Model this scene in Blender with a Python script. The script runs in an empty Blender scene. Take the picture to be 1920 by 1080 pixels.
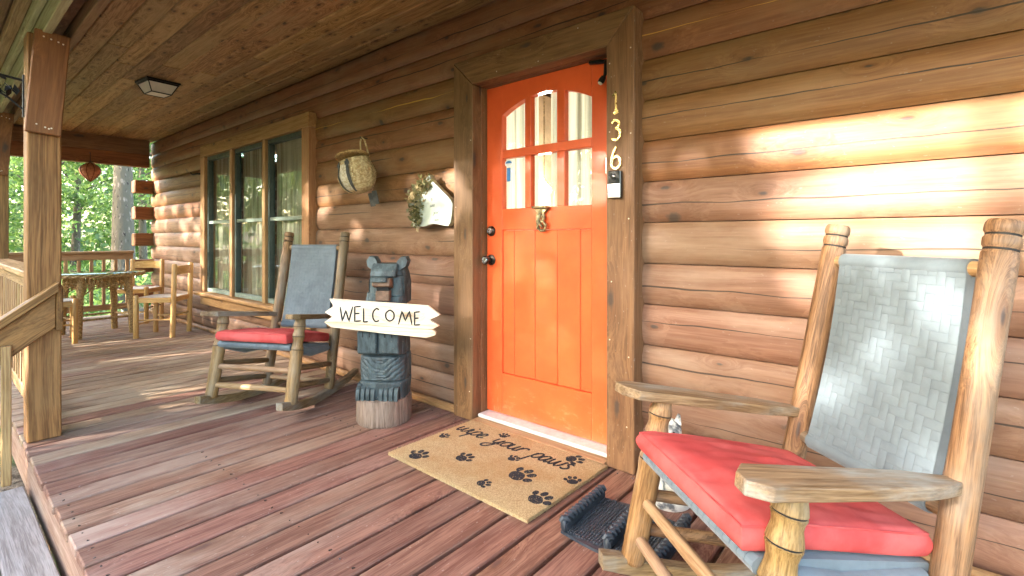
import bpy, bmesh, math, random
import numpy as np
from mathutils import Vector, Matrix, Euler, noise as mnoise
random.seed(7)
rng = np.random.default_rng(11)
scene = bpy.context.scene
col = scene.collection
R = math.radians

# ------------------------------------------------------------------ camera
cam = bpy.data.cameras.new('Camera')
cam.sensor_width = 36.0
cam.lens = 17.37
cam.shift_y = -94.0 / 1920.0
cam.clip_start = 0.03
cam.clip_end = 500.0
camo = bpy.data.objects.new('Camera', cam)
camo.location = (0.0, 0.0, 1.11)
camo.rotation_euler = (R(90), 0, R(40))
col.objects.link(camo)
scene.camera = camo

# ------------------------------------------------------------------ sky, sun, exposure
SUN_D = Vector((0.45, 1.0, -0.30)).normalized()          # direction the sunlight travels
elev = math.asin(-SUN_D.z)
azim = math.atan2(-SUN_D.x, -SUN_D.y)
world = bpy.data.worlds.new('World')
scene.world = world
world.use_nodes = True
nt = world.node_tree
nt.nodes.clear()
sky = nt.nodes.new('ShaderNodeTexSky')
sky.sky_type = 'NISHITA'
sky.sun_disc = False
sky.sun_elevation = elev
sky.sun_rotation = azim
sky.air_density = 1.0
sky.dust_density = 2.5
sky.ozone_density = 1.0
bg = nt.nodes.new('ShaderNodeBackground')
bg.inputs['Strength'].default_value = 0.15
wo = nt.nodes.new('ShaderNodeOutputWorld')
nt.links.new(sky.outputs[0], bg.inputs['Color'])
nt.links.new(bg.outputs[0], wo.inputs['Surface'])
sl = bpy.data.lights.new('sun', 'SUN')
sl.energy = 1.75
sl.angle = R(0.9)
sl.color = (1.0, 0.94, 0.86)
so = bpy.data.objects.new('sun', sl)
so.rotation_euler = SUN_D.to_track_quat('-Z', 'Y').to_euler()
so.location = (-6, -14, 6)
col.objects.link(so)
scene.view_settings.view_transform = 'Standard'
scene.view_settings.look = 'None'
scene.view_settings.gamma = 1.0
scene.view_settings.use_curve_mapping = False
scene.view_settings.exposure = 4.2
scene.cycles.max_bounces = 7
scene.cycles.diffuse_bounces = 5
scene.cycles.transparent_max_bounces = 8
scene.cycles.sample_clamp_indirect = 6.0

# ================================================================== materials
def srgb(r, g, b):
    def c(u):
        u /= 255.0
        return u / 12.92 if u <= 0.04045 else ((u + 0.055) / 1.055) ** 2.4
    return (c(r), c(g), c(b), 1.0)

class NT:
    def __init__(s, name):
        s.m = bpy.data.materials.new(name)
        s.m.use_nodes = True
        s.t = s.m.node_tree
        s.t.nodes.clear()
        s.out = s.t.nodes.new('ShaderNodeOutputMaterial')
    def n(s, kind, **kw):
        nd = s.t.nodes.new('ShaderNode' + kind)
        for k, v in kw.items():
            setattr(nd, k, v)
        return nd
    def l(s, a, b):
        s.t.links.new(a, b)
    def put(s, sock, v):
        if hasattr(v, 'is_output'):
            s.l(v, sock)
        else:
            sock.default_value = v
    def math(s, op, a, b=None, c=None, clamp=False):
        nd = s.n('Math', operation=op, use_clamp=clamp)
        for i, v in enumerate((a, b, c)):
            if v is not None:
                s.put(nd.inputs[i], v)
        return nd.outputs[0]
    def vmath(s, op, a, b=None):
        nd = s.n('VectorMath', operation=op)
        s.put(nd.inputs[0], a)
        if b is not None:
            s.put(nd.inputs[1], b)
        return nd.outputs[0]
    def noise(s, vec, scale, detail=4.0, rough=0.55, dist=0.0):
        nd = s.n('TexNoise')
        s.l(vec, nd.inputs['Vector'])
        nd.inputs['Scale'].default_value = scale
        nd.inputs['Detail'].default_value = detail
        nd.inputs['Roughness'].default_value = rough
        nd.inputs['Distortion'].default_value = dist
        return nd.outputs[0]
    def mapr(s, v, a, b, c=0.0, d=1.0, smooth=True):
        nd = s.n('MapRange')
        nd.interpolation_type = 'SMOOTHSTEP' if smooth else 'LINEAR'
        s.put(nd.inputs['Value'], v)
        for k, q in zip(('From Min', 'From Max', 'To Min', 'To Max'), (a, b, c, d)):
            s.put(nd.inputs[k], q)
        return nd.outputs[0]
    def mix(s, fac, a, b, blend='MIX'):
        nd = s.n('Mix', data_type='RGBA', blend_type=blend)
        s.put(nd.inputs[0], fac)
        s.put(nd.inputs[6], a)
        s.put(nd.inputs[7], b)
        return nd.outputs[2]
    def coords(s, rand=True, kind='Object'):
        tc = s.n('TexCoord')
        v = tc.outputs[kind]
        if rand:
            oi = s.n('ObjectInfo')
            cb = s.n('CombineXYZ')
            s.l(s.math('MULTIPLY', oi.outputs['Random'], 37.0), cb.inputs[0])
            s.l(s.math('MULTIPLY', oi.outputs['Random'], 91.0), cb.inputs[1])
            s.l(s.math('MULTIPLY', oi.outputs['Random'], 63.0), cb.inputs[2])
            return s.vmath('ADD', v, cb.outputs[0]), oi.outputs['Random'], v
        return v, None, v
    def bsdf(s, color, rough=0.6, bump=None, bstr=0.3, bdist=0.01, metal=0.0, spec=0.4, sheen=0.0, coat=0.0):
        p = s.n('BsdfPrincipled')
        s.put(p.inputs['Base Color'], color)
        s.put(p.inputs['Roughness'], rough)
        p.inputs['Metallic'].default_value = metal
        p.inputs['Specular IOR Level'].default_value = spec
        p.inputs['Sheen Weight'].default_value = sheen
        p.inputs['Coat Weight'].default_value = coat
        if bump is not None:
            b = s.n('Bump')
            b.inputs['Strength'].default_value = bstr
            b.inputs['Distance'].default_value = bdist
            s.l(bump, b.inputs['Height'])
            s.l(b.outputs[0], p.inputs['Normal'])
        s.l(p.outputs[0], s.out.inputs['Surface'])
        return p

def wood(name, c1, c2, weather=None, wamt=0.5, knots=None, knot_r=0.03, knot_col=(0.05, 0.035, 0.028, 1),
         crack=0.0, crack_col=None, grain=38.0, rough=0.55, val=0.22, stretch=0.045, bstr=0.35, spec=0.35, contrast=(0.36, 0.64), wscale=1.6, flecks=0.0, gate_at=0.62, wear=False):
    """grain runs along the local X axis"""
    m = NT(name)
    v, rnd, raw = m.coords()
    st = m.vmath('MULTIPLY', v, (stretch, 1, 1))
    low = m.noise(m.vmath('MULTIPLY', v, (0.5, 2.5, 2.5)), 1.3, 2.0)
    warp = m.math('MULTIPLY', low, 0.09)
    kmask = None
    if knots:
        vo = m.n('TexVoronoi', voronoi_dimensions='2D')
        ks = m.n('SeparateXYZ'); m.l(v, ks.inputs[0])
        kc = m.n('CombineXYZ')
        m.l(m.math('MULTIPLY', ks.outputs[0], knots[0]), kc.inputs[0])
        m.l(m.math('MULTIPLY', m.math('ADD', ks.outputs[1], ks.outputs[2]), knots[2]), kc.inputs[1])
        m.l(kc.outputs[0], vo.inputs['Vector'])
        vo.inputs['Scale'].default_value = 1.0
        vo.inputs['Randomness'].default_value = 0.9
        sep = m.n('SeparateColor')
        m.l(vo.outputs['Color'], sep.inputs[0])
        gate = m.mapr(sep.outputs[0], gate_at, gate_at + .03)
        size = m.mapr(sep.outputs[1], 0, 1, 0.5, 1.25, smooth=False)
        d = m.math('DIVIDE', vo.outputs['Distance'], size)
        kn = m.noise(v, 30.0, 2.0)
        d = m.math('ADD', d, m.math('MULTIPLY', m.math('SUBTRACT', kn, 0.5), knot_r * 0.9))
        kmask = m.math('MULTIPLY', m.mapr(d, knot_r * 0.3, knot_r, 1, 0), gate)
        ring = m.math('MULTIPLY', m.mapr(d, knot_r * 0.9, knot_r * 2.6, 1, 0), gate)
        warp = m.math('ADD', warp, m.math('MULTIPLY', m.math('MULTIPLY', m.mapr(d, 0, knot_r * 6, 1, 0), gate), 0.06))
    cb = m.n('CombineXYZ')
    m.l(warp, cb.inputs[1]); m.l(warp, cb.inputs[2])
    g = m.vmath('ADD', st, cb.outputs[0])
    g1 = m.noise(g, grain, 5.0, 0.62)
    g2 = m.noise(g, grain * 4.0, 3.0, 0.6)
    gr = m.math('ADD', m.math('MULTIPLY', g1, 0.6), m.math('MULTIPLY', g2, 0.4))
    colr = m.mix(m.mapr(gr, contrast[0], contrast[1]), c1, c2)
    if weather is not None:
        w = m.noise(m.vmath('MULTIPLY', v, (0.45, 1, 1)), wscale * 2.2, 5.0, 0.62)
        wf = m.math('MULTIPLY', m.mapr(w, 0.42, 0.68), wamt)
        w2 = m.noise(m.vmath('MULTIPLY', v, (0.2, 1, 1)), wscale * 14, 3.0, 0.6)
        wf = m.math('MULTIPLY', wf, m.mapr(w2, 0.3, 0.6, 0.45, 1.0))
        if wear:                       # foot-worn near the steps, stain still deep by the door
            gp = m.n('NewGeometry'); sp_ = m.n('SeparateXYZ'); m.l(gp.outputs['Position'], sp_.inputs[0])
            tt = m.math('ADD', m.math('MULTIPLY', sp_.outputs[1], 0.9), m.math('MULTIPLY', m.math('ADD', sp_.outputs[0], 2.0), 0.30))
            wf = m.math('MULTIPLY', wf, m.mapr(m.math('ADD', tt, m.math('MULTIPLY', m.math('SUBTRACT', w, 0.5), 1.2)), 0.45, 1.7, 1.55, 0.35), clamp=True)
        colr = m.mix(wf, colr, weather)
    if flecks > 0:
        fk = m.noise(m.vmath('MULTIPLY', v, (0.5, 1, 1)), 95.0, 2.0, 0.5)
        colr = m.mix(m.math('MULTIPLY', m.mapr(fk, 0.69, 0.74), flecks), colr, (0.55, 0.5, 0.44, 1))
    bump = gr
    if kmask is not None:
        colr = m.mix(m.math('MULTIPLY', ring, 0.55), colr, m.mix(0.5, c1, (0.12, 0.045, 0.015, 1)))
        colr = m.mix(m.math('MULTIPLY', kmask, 0.85), colr, knot_col)
        bump = m.math('ADD', bump, m.math('MULTIPLY', kmask, 0.5))
    if crack > 0:
        sx = m.n('SeparateXYZ')
        m.l(raw, sx.inputs[0])
        wv = m.noise(m.vmath('MULTIPLY', v, (1.0, 0.0, 0.0)), 1.4, 3.0, 0.6)
        off = m.math('ADD', m.math('MULTIPLY', m.math('SUBTRACT', wv, 0.5), 0.05), m.math('MULTIPLY', m.math('SUBTRACT', rnd, 0.5), 0.07))
        dd = m.math('ABSOLUTE', m.math('SUBTRACT', sx.outputs[2], off))
        thick = m.mapr(m.noise(m.vmath('MULTIPLY', v, (1, 0, 0)), 0.9, 2.0), 0.38, 0.60, 0.0, 0.0040)
        cm = m.math('MULTIPLY', m.math('LESS_THAN', dd, thick), crack)
        if crack_col is not None:
            sel = m.math('GREATER_THAN', m.math('FRACT', m.math('MULTIPLY', rnd, 17.3)), 0.62)
            ccol = m.mix(sel, (0.03, 0.018, 0.01, 1), crack_col)
        else:
            ccol = (0.03, 0.018, 0.01, 1)
        colr = m.mix(cm, colr, ccol)
        bump = m.math('SUBTRACT', bump, cm)
    hsv = m.n('HueSaturation')
    m.l(colr, hsv.inputs['Color'])
    m.l(m.mapr(rnd, 0, 1, 1 - val, 1 + val, smooth=False), hsv.inputs['Value'])
    m.l(m.mapr(m.math('FRACT', m.math('MULTIPLY', rnd, 7.7)), 0, 1, 0.492, 0.508, smooth=False), hsv.inputs['Hue'])
    rg = m.mapr(gr, 0.2, 0.8, rough + 0.12, rough - 0.08)
    m.bsdf(hsv.outputs[0], rg, bump, bstr, 0.006, spec=spec)
    return m.m

def plain(name, c, rough=0.5, metal=0.0, var=0.15, scale=25.0, bstr=0.15, spec=0.4, c2=None, sheen=0.0, lo=0.35, hi=0.65, bdist=0.003):
    m = NT(name)
    v, rnd, raw = m.coords()
    nz = m.noise(v, scale, 5.0, 0.6)
    if c2 is None:
        c2 = tuple(x * (1 - var) for x in c[:3]) + (1,)
    cc = m.mix(m.mapr(nz, lo, hi), c2, c)
    m.bsdf(cc, m.mapr(nz, 0.3, 0.7, rough + 0.08, max(rough - 0.06, 0.02)), nz, bstr, bdist, metal, spec, sheen)
    return m.m

M = {}
M['log'] = wood('log_wood', (0.150, 0.058, 0.021, 1), (0.262, 0.120, 0.047, 1), (0.235, 0.135, 0.066, 1), 0.8,
                knots=(2.7, 3.2, 5.6), knot_r=0.10, knot_col=(0.040, 0.030, 0.025, 1), crack=0.9, gate_at=0.40, crack_col=(0.55, 0.32, 0.06, 1), grain=26, val=0.16, rough=0.5, contrast=(0.24, 0.76), flecks=0.10)
M['log_faded'] = wood('faded_log_wood', (0.145, 0.068, 0.036, 1), (0.240, 0.130, 0.076, 1), (0.255, 0.165, 0.110, 1), 0.75,
                knots=(2.7, 3.2, 5.6), knot_r=0.10, knot_col=(0.045, 0.036, 0.031, 1), crack=0.9, gate_at=0.40, grain=26, val=0.14, rough=0.55, contrast=(0.24, 0.76), flecks=0.10)
M['casing'] = wood('casing_wood', (0.105, 0.050, 0.020, 1), (0.205, 0.105, 0.045, 1), (0.22, 0.125, 0.066, 1), 0.5,
                   knots=(2.2, 5.0, 7.0), knot_r=0.12, crack=0.0, grain=34, val=0.10, rough=0.5, flecks=0.25)
M['window_wood'] = wood('window_casing_wood', (0.26, 0.125, 0.045, 1), (0.40, 0.215, 0.09, 1), (0.42, 0.25, 0.12, 1), 0.4,
                        knots=(2.2, 5.0, 7.0), knot_r=0.11, grain=34, val=0.08, rough=0.5)
M['ceiling'] = wood('ceiling_board_wood', (0.165, 0.085, 0.028, 1), (0.37, 0.212, 0.084, 1), (0.33, 0.225, 0.105, 1), 0.75,
                    gate_at=0.35, knots=(4.2, 9.0, 11.0), knot_r=0.11, knot_col=(0.04, 0.022, 0.01, 1), grain=34, val=0.22, rough=0.55, wscale=1.2)
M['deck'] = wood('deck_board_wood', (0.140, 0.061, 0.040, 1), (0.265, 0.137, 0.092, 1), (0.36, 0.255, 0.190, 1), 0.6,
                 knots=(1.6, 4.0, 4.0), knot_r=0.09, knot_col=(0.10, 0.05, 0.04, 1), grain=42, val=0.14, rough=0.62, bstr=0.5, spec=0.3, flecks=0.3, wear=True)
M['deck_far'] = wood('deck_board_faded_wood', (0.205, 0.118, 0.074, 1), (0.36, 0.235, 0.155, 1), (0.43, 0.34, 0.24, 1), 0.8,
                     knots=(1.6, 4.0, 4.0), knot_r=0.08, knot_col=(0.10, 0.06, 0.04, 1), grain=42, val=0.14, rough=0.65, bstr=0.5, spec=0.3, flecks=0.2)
M['fascia'] = wood('fascia_wood', (0.24, 0.13, 0.09, 1), (0.40, 0.26, 0.19, 1), (0.45, 0.36, 0.28, 1), 0.7, grain=34, val=0.1)
M['tread'] = wood('weathered_tread_wood', (0.18, 0.145, 0.125, 1), (0.33, 0.28, 0.25, 1), (0.36, 0.32, 0.28, 1), 0.6, grain=44, val=0.08, rough=0.7)
M['post'] = wood('post_wood', (0.115, 0.050, 0.012, 1), (0.315, 0.160, 0.048, 1), (0.26, 0.150, 0.055, 1), 0.6,
                 knots=(1.2, 5.0, 5.0), knot_r=0.10, crack=1.0, grain=30, val=0.08, rough=0.6, stretch=0.035)
M['brace'] = wood('brace_wood', (0.135, 0.050, 0.015, 1), (0.25, 0.102, 0.032, 1), (0.25, 0.11, 0.038, 1), 0.4,
                  knots=(2.4, 5.0, 5.5), knot_r=0.15, grain=22, val=0.06, rough=0.55)
M['beam'] = wood('beam_wood', (0.13, 0.058, 0.026, 1), (0.22, 0.11, 0.05, 1), (0.24, 0.13, 0.07, 1), 0.5,
                 knots=(1.4, 5.0, 5.0), knot_r=0.12, grain=28, val=0.1, rough=0.6)
M['beam_green'] = wood('lit_green_beam_wood', (0.27, 0.23, 0.12, 1), (0.42, 0.38, 0.22, 1), (0.36, 0.36, 0.23, 1), 0.5,
                       knots=(1.4, 5.0, 5.0), knot_r=0.1, grain=28, val=0.08, rough=0.65)  # greenish light on the beam's outer face put into the wood colour
M['rail'] = wood('rail_wood', (0.21, 0.110, 0.043, 1), (0.42, 0.255, 0.112, 1), (0.42, 0.28, 0.15, 1), 0.5, grain=32, val=0.10, rough=0.55)
M['hickory'] = wood('weathered_hickory', (0.085, 0.043, 0.016, 1), (0.27, 0.155, 0.068, 1), (0.19, 0.148, 0.100, 1), 0.85,
                    knots=(2.5, 9.0, 9.0), knot_r=0.13, grain=70, stretch=0.05, val=0.08, rough=0.5, bstr=0.45, wscale=3.0)
M['hickory_gold'] = wood('turned_hickory', (0.13, 0.065, 0.018, 1), (0.32, 0.185, 0.072, 1), (0.26, 0.20, 0.13, 1), 0.8,
                         grain=60, stretch=0.06, val=0.08, rough=0.42, bstr=0.35, wscale=4.0)
M['rung'] = wood('rung_wood', (0.22, 0.115, 0.048, 1), (0.36, 0.225, 0.115, 1), (0.31, 0.22, 0.145, 1), 0.6, grain=60, stretch=0.05, val=0.12, rough=0.5, wscale=3.0)
M['arm'] = wood('weathered_arm_wood', (0.115, 0.066, 0.025, 1), (0.26, 0.172, 0.085, 1), (0.28, 0.275, 0.235, 1), 0.9,
                grain=46, stretch=0.05, val=0.06, rough=0.45, bstr=0.4, wscale=3.2)
M['pine'] = wood('pale_pine', (0.44, 0.235, 0.070, 1), (0.60, 0.375, 0.150, 1), None, grain=50, val=0.05, rough=0.35, bstr=0.1)
M['sign_wood'] = wood('bare_sign_wood', (0.56, 0.42, 0.28, 1), (0.74, 0.64, 0.50, 1), (0.76, 0.70, 0.60, 1), 0.6, knots=(3, 8, 8), knot_r=0.10,
                      knot_col=(0.32, 0.17, 0.07, 1), grain=34, val=0.03, rough=0.6)
M['stump'] = wood('stump_wood', (0.11, 0.072, 0.052, 1), (0.27, 0.195, 0.15, 1), (0.25, 0.20, 0.17, 1), 0.6, grain=50, stretch=0.06, val=0.03, rough=0.75, bstr=0.8)
M['paint_orange'] = None
def make_orange():
    m = NT('orange_door_paint')
    v, rnd, raw = m.coords()
    g = m.noise(m.vmath('MULTIPLY', v, (30, 30, 1.5)), 3.0, 4.0, 0.6)
    w = m.noise(v, 5.0, 5.0, 0.65)
    sx = m.n('SeparateXYZ'); geo = m.n('NewGeometry'); m.l(geo.outputs['Position'], sx.inputs[0])
    scuff = m.math('MULTIPLY', m.mapr(m.noise(m.vmath('MULTIPLY', v, (6, 6, 14)), 2.0, 5.0, 0.7), 0.53, 0.68), m.mapr(sx.outputs[2], 0.10, 0.36, 0.28, 0.0))
    c = m.mix(m.mapr(w, 0.3, 0.7), (0.70, 0.100, 0.026, 1), (0.78, 0.125, 0.034, 1))
    c = m.mix(scuff, c, (0.82, 0.36, 0.20, 1))
    m.bsdf(c, m.mapr(w, 0.3, 0.7, 0.36, 0.28), g, 0.12, 0.003, spec=0.45)
    return m.m
M['paint_orange'] = make_orange()
M['white_metal'] = plain('white_threshold_metal', (0.72, 0.72, 0.70, 1), 0.35, 0.2, 0.15)
M['green_frame'] = plain('dark_green_window_frame', (0.055, 0.075, 0.062, 1), 0.4, 0.0, 0.2)
M['green_light'] = plain('grey_green_sash', (0.20, 0.25, 0.21, 1), 0.4, 0.0, 0.2)
M['black_metal'] = plain('black_metal', (0.022, 0.022, 0.024, 1), 0.4, 0.6, 0.3)
M['bronze'] = plain('dark_bronze', (0.075, 0.062, 0.055, 1), 0.3, 0.9, 0.4)
M['steel'] = plain('brushed_steel', (0.50, 0.53, 0.56, 1), 0.28, 0.9, 0.2)
M['brass'] = plain('aged_brass', (0.42, 0.33, 0.16, 1), 0.35, 0.45, 0.5, 60, 0.6, c2=(0.15, 0.12, 0.07, 1))
M['gold'] = plain('gold_digits', (0.85, 0.66, 0.30, 1), 0.25, 0.9, 0.1)
M['silver'] = plain('satin_silver', (0.62, 0.63, 0.63, 1), 0.3, 0.5, 0.1)
M['black_gloss'] = plain('black_gloss_plastic', (0.012, 0.012, 0.013, 1), 0.12, 0.0, 0.2, spec=0.6)
M['rubber'] = plain('black_rubber', (0.026, 0.033, 0.043, 1), 0.42, 0.0, 0.5, 40, 0.3, c2=(0.045, 0.055, 0.068, 1))
M['frost'] = plain('frosted_glass', (0.66, 0.63, 0.55, 1), 0.35, 0.0, 0.1, 8)
M['nail'] = plain('nail_head', (0.7, 0.62, 0.5, 1), 0.35, 0.5, 0.1)
M['ink'] = plain('burnt_lettering', (0.012, 0.011, 0.010, 1), 0.7, 0.0, 0.2)
M['ink_grey'] = plain('faded_grey_lettering', (0.20, 0.21, 0.19, 1), 0.7, 0.0, 0.2)
M['stone'] = plain('white_stone', (0.50, 0.52, 0.47, 1), 0.6, 0.0, 0.1, 9, 0.2, c2=(0.39, 0.44, 0.36, 1))
M['stone_edge'] = plain('tan_stone_edge', (0.46, 0.36, 0.20, 1), 0.8, 0.0, 0.3, 30, 0.9, bdist=0.01)
M['cushion'] = plain('red_cushion_fabric', (0.44, 0.056, 0.052, 1), 0.85, 0.0, 0.16, 6, 0.3, spec=0.15, c2=(0.54, 0.105, 0.095, 1))
M['tape'] = plain('grey_blue_woven_tape', (0.125, 0.158, 0.178, 1), 0.7, 0.0, 0.18, 12, 0.3, sheen=0.2)
M['white_cloth'] = plain('white_seat_cloth', (0.70, 0.66, 0.60, 1), 0.85, 0.0, 0.1, 40, 0.3)
M['wicker'] = plain('wicker', (0.46, 0.30, 0.115, 1), 0.6, 0.0, 0.5, 60, 0.6, c2=(0.22, 0.125, 0.045, 1))
M['wicker_pale'] = plain('pale_wicker', (0.62, 0.49, 0.27, 1), 0.6, 0.0, 0.4, 60, 0.6, c2=(0.36, 0.24, 0.10, 1))
M['wicker_white'] = plain('whitewashed_wicker', (0.66, 0.60, 0.46, 1), 0.65, 0.0, 0.3, 70, 0.6, c2=(0.42, 0.34, 0.2, 1))
M['leather'] = plain('grey_leather_strap', (0.082, 0.080, 0.070, 1), 0.6, 0.0, 0.4, 30, 0.3)
M['pod'] = plain('red_brown_lantern_paper', (0.44, 0.16, 0.075, 1), 0.7, 0.0, 0.35, 40, 0.5)
M['pod_rib'] = plain('dark_lantern_rib', (0.16, 0.04, 0.02, 1), 0.7, 0.0, 0.3)
M['fig'] = plain('mottled_white_glaze', (0.70, 0.69, 0.63, 1), 0.35, 0.0, 0.1, 14, 0.3, c2=(0.11, 0.12, 0.13, 1), lo=0.36, hi=0.5)
M['sticker'] = plain('blue_sticker', (0.05, 0.22, 0.52, 1), 0.4)
M['sticker_w'] = plain('white_sticker', (0.75, 0.80, 0.82, 1), 0.4)
M['room'] = plain('room_wall_wood', (0.42, 0.30, 0.19, 1), 0.7, 0.0, 0.3, 6)
M['moss'] = plain('dry_moss', (0.20, 0.20, 0.085, 1), 0.9, 0.0, 0.4, 50)

def make_bear_paint():
    m = NT('weathered_blue_black_carving_paint')
    v, rnd, raw = m.coords()
    n1 = m.noise(m.vmath('MULTIPLY', v, (1, 1, 0.35)), 24, 5, 0.65)
    n2 = m.noise(v, 7, 4, 0.6)
    c = m.mix(m.mapr(n1, 0.35, 0.66), (0.026, 0.036, 0.039, 1), (0.072, 0.100, 0.106, 1))
    c = m.mix(m.math('MULTIPLY', m.mapr(n2, 0.5, 0.7), 0.5), c, (0.045, 0.060, 0.066, 1))
    fk = m.noise(v, 60, 3, 0.6)
    c = m.mix(m.math('MULTIPLY', m.mapr(fk, 0.66, 0.72), 0.6), c, (0.26, 0.22, 0.17, 1))
    m.bsdf(c, 0.55, n1, 0.5, 0.006, spec=0.35)
    return m.m
M['bear'] = make_bear_paint()
M['bear_dark'] = plain('black_carving_paint', (0.020, 0.022, 0.023, 1), 0.6, 0, 0.4)
M['bear_brown'] = plain('bare_brown_muzzle', (0.15, 0.085, 0.050, 1), 0.65, 0, 0.4, 30, 0.5)

def make_coir():
    m = NT('coir_mat')
    v, rnd, raw = m.coords()
    n = m.noise(v, 210, 3, 0.7)
    n2 = m.noise(v, 3.0, 4, 0.6)
    c = m.mix(m.mapr(n, 0.3, 0.7), (0.40, 0.265, 0.120, 1), (0.70, 0.54, 0.31, 1))
    c = m.mix(m.math('MULTIPLY', m.mapr(n2, 0.48, 0.68), 0.5), c, (0.46, 0.26, 0.095, 1))
    m.bsdf(c, 0.95, n, 1.0, 0.012, spec=0.1)
    return m.m
M['coir'] = make_coir()
M['coir_side'] = plain('coir_edge', (0.10, 0.085, 0.06, 1), 0.95, 0, 0.5, 120, 1.0)
def make_print():
    m = NT('black_mat_print')
    v, rnd, raw = m.coords()
    geo = m.n('NewGeometry')
    n = m.noise(geo.outputs['Position'], 240, 3, 0.7)
    c = m.mix(m.mapr(n, 0.56, 0.72), (0.028, 0.031, 0.038, 1), (0.33, 0.23, 0.12, 1))
    m.bsdf(c, 0.95, n, 0.8, 0.006, spec=0.1)
    return m.m
M['mat_print'] = make_print()

def make_glass(name, tint=(0.93, 0.97, 0.95, 1), ior=1.5, boost=1.0):
    m = NT(name)
    tr = m.n('BsdfTransparent'); tr.inputs[0].default_value = tint
    gl = m.n('BsdfGlossy'); gl.inputs['Roughness'].default_value = 0.015
    fr = m.n('Fresnel'); fr.inputs['IOR'].default_value = ior
    nz = m.noise(m.coords(False)[0], 2.5, 2.0)
    b = m.n('Bump'); b.inputs['Strength'].default_value = 0.05; b.inputs['Distance'].default_value = 0.01
    m.l(nz, b.inputs['Height']); m.l(b.outputs[0], gl.inputs['Normal'])
    mx = m.n('MixShader')
    gb = m.n('NewGeometry')
    m.l(m.math('MULTIPLY', m.math('MULTIPLY', fr.outputs[0], boost, clamp=True), m.math('SUBTRACT', 1.0, gb.outputs['Backfacing'])), mx.inputs[0])
    m.l(tr.outputs[0], mx.inputs[1]); m.l(gl.outputs[0], mx.inputs[2])
    m.l(mx.outputs[0], m.out.inputs['Surface'])
    return m.m
M['glass'] = make_glass('window_glass', ior=1.6, boost=1.25)
M['table_glass'] = make_glass('table_glass', (0.62, 0.78, 0.72, 1), 2.2, 1.6)

def make_curtain(name, c1, c2):
    m = NT(name)
    v, rnd, raw = m.coords()
    n = m.noise(m.vmath('MULTIPLY', v, (26, 26, 0.6)), 1.0, 4, 0.6)
    c = m.mix(m.mapr(n, 0.35, 0.65), c1, c2)
    d = m.n('BsdfDiffuse'); t = m.n('BsdfTranslucent'); mx = m.n('MixShader'); mx.inputs[0].default_value = 0.55
    m.l(c, d.inputs[0]); m.l(c, t.inputs[0]); m.l(d.outputs[0], mx.inputs[1]); m.l(t.outputs[0], mx.inputs[2])
    m.l(mx.outputs[0], m.out.inputs['Surface'])
    return m.m
M['curtain'] = make_curtain('pale_curtain', (0.48, 0.50, 0.42, 1), (0.86, 0.86, 0.78, 1))
M['curtain_b'] = make_curtain('striped_curtain', (0.34, 0.25, 0.18, 1), (0.72, 0.63, 0.50, 1))

def make_leaf(name, ca, cb, cc):
    m = NT(name)
    g = m.n('NewGeometry')
    r = g.outputs['Random Per Island']
    c = m.mix(m.mapr(r, 0.0, 0.6, smooth=False), ca, cb)
    c = m.mix(m.mapr(r, 0.6, 1.0, smooth=False), c, cc)
    d = m.n('BsdfDiffuse'); t = m.n('BsdfTranslucent'); mx = m.n('MixShader'); mx.inputs[0].default_value = 0.5
    m.l(c, d.inputs[0]); m.l(c, t.inputs[0])
    m.l(d.outputs[0], mx.inputs[1]); m.l(t.outputs[0], mx.inputs[2])
    gl = m.n('BsdfGlossy'); gl.inputs['Roughness'].default_value = 0.45
    m2 = m.n('MixShader'); m2.inputs[0].default_value = 0.05
    m.l(mx.outputs[0], m2.inputs[1]); m.l(gl.outputs[0], m2.inputs[2])
    m.l(m2.outputs[0], m.out.inputs['Surface'])
    return m.m
M['leaf'] = make_leaf('spring_leaves', (0.055, 0.115, 0.024, 1), (0.15, 0.255, 0.045, 1), (0.27, 0.36, 0.09, 1))
M['leaf_dark'] = make_leaf('deep_green_leaves', (0.05, 0.10, 0.022, 1), (0.11, 0.19, 0.04, 1), (0.18, 0.26, 0.07, 1))
M['sprig'] = make_leaf('dried_sprig_leaves', (0.13, 0.13, 0.05, 1), (0.26, 0.24, 0.10, 1), (0.34, 0.25, 0.12, 1))

def make_bark():
    m = NT('flaky_bark')
    v, rnd, raw = m.coords()
    vo = m.n('TexVoronoi'); m.l(m.vmath('MULTIPLY', v, (1, 1, 0.4)), vo.inputs['Vector']); vo.inputs['Scale'].default_value = 14
    n = m.noise(m.vmath('MULTIPLY', v, (1, 1, 0.4)), 16, 5, 0.65)
    c = m.mix(m.mapr(n, 0.38, 0.62), (0.022, 0.016, 0.012, 1), (0.25, 0.20, 0.155, 1))
    c = m.mix(m.mapr(vo.outputs['Distance'], 0.15, 0.5), c, (0.10, 0.085, 0.06, 1))
    m.bsdf(c, 0.9, n, 1.0, 0.03, spec=0.1)
    return m.m
M['bark'] = make_bark()

def make_ground():
    m = NT('leaf_litter_ground')
    g = m.n('NewGeometry'); v = g.outputs['Position']
    a = m.noise(v, 0.35, 5, 0.6); b = m.noise(v, 14, 5, 0.7)
    c = m.mix(m.mapr(b, 0.35, 0.65), (0.10, 0.065, 0.045, 1), (0.34, 0.25, 0.17, 1))
    c = m.mix(m.mapr(a, 0.45, 0.62), c, m.mix(m.mapr(b, 0.3, 0.7), (0.06, 0.10, 0.025, 1), (0.15, 0.21, 0.05, 1)))
    m.bsdf(c, 0.95, b, 1.0, 0.05, spec=0.1)
    return m.m
M['ground'] = make_ground()

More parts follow.
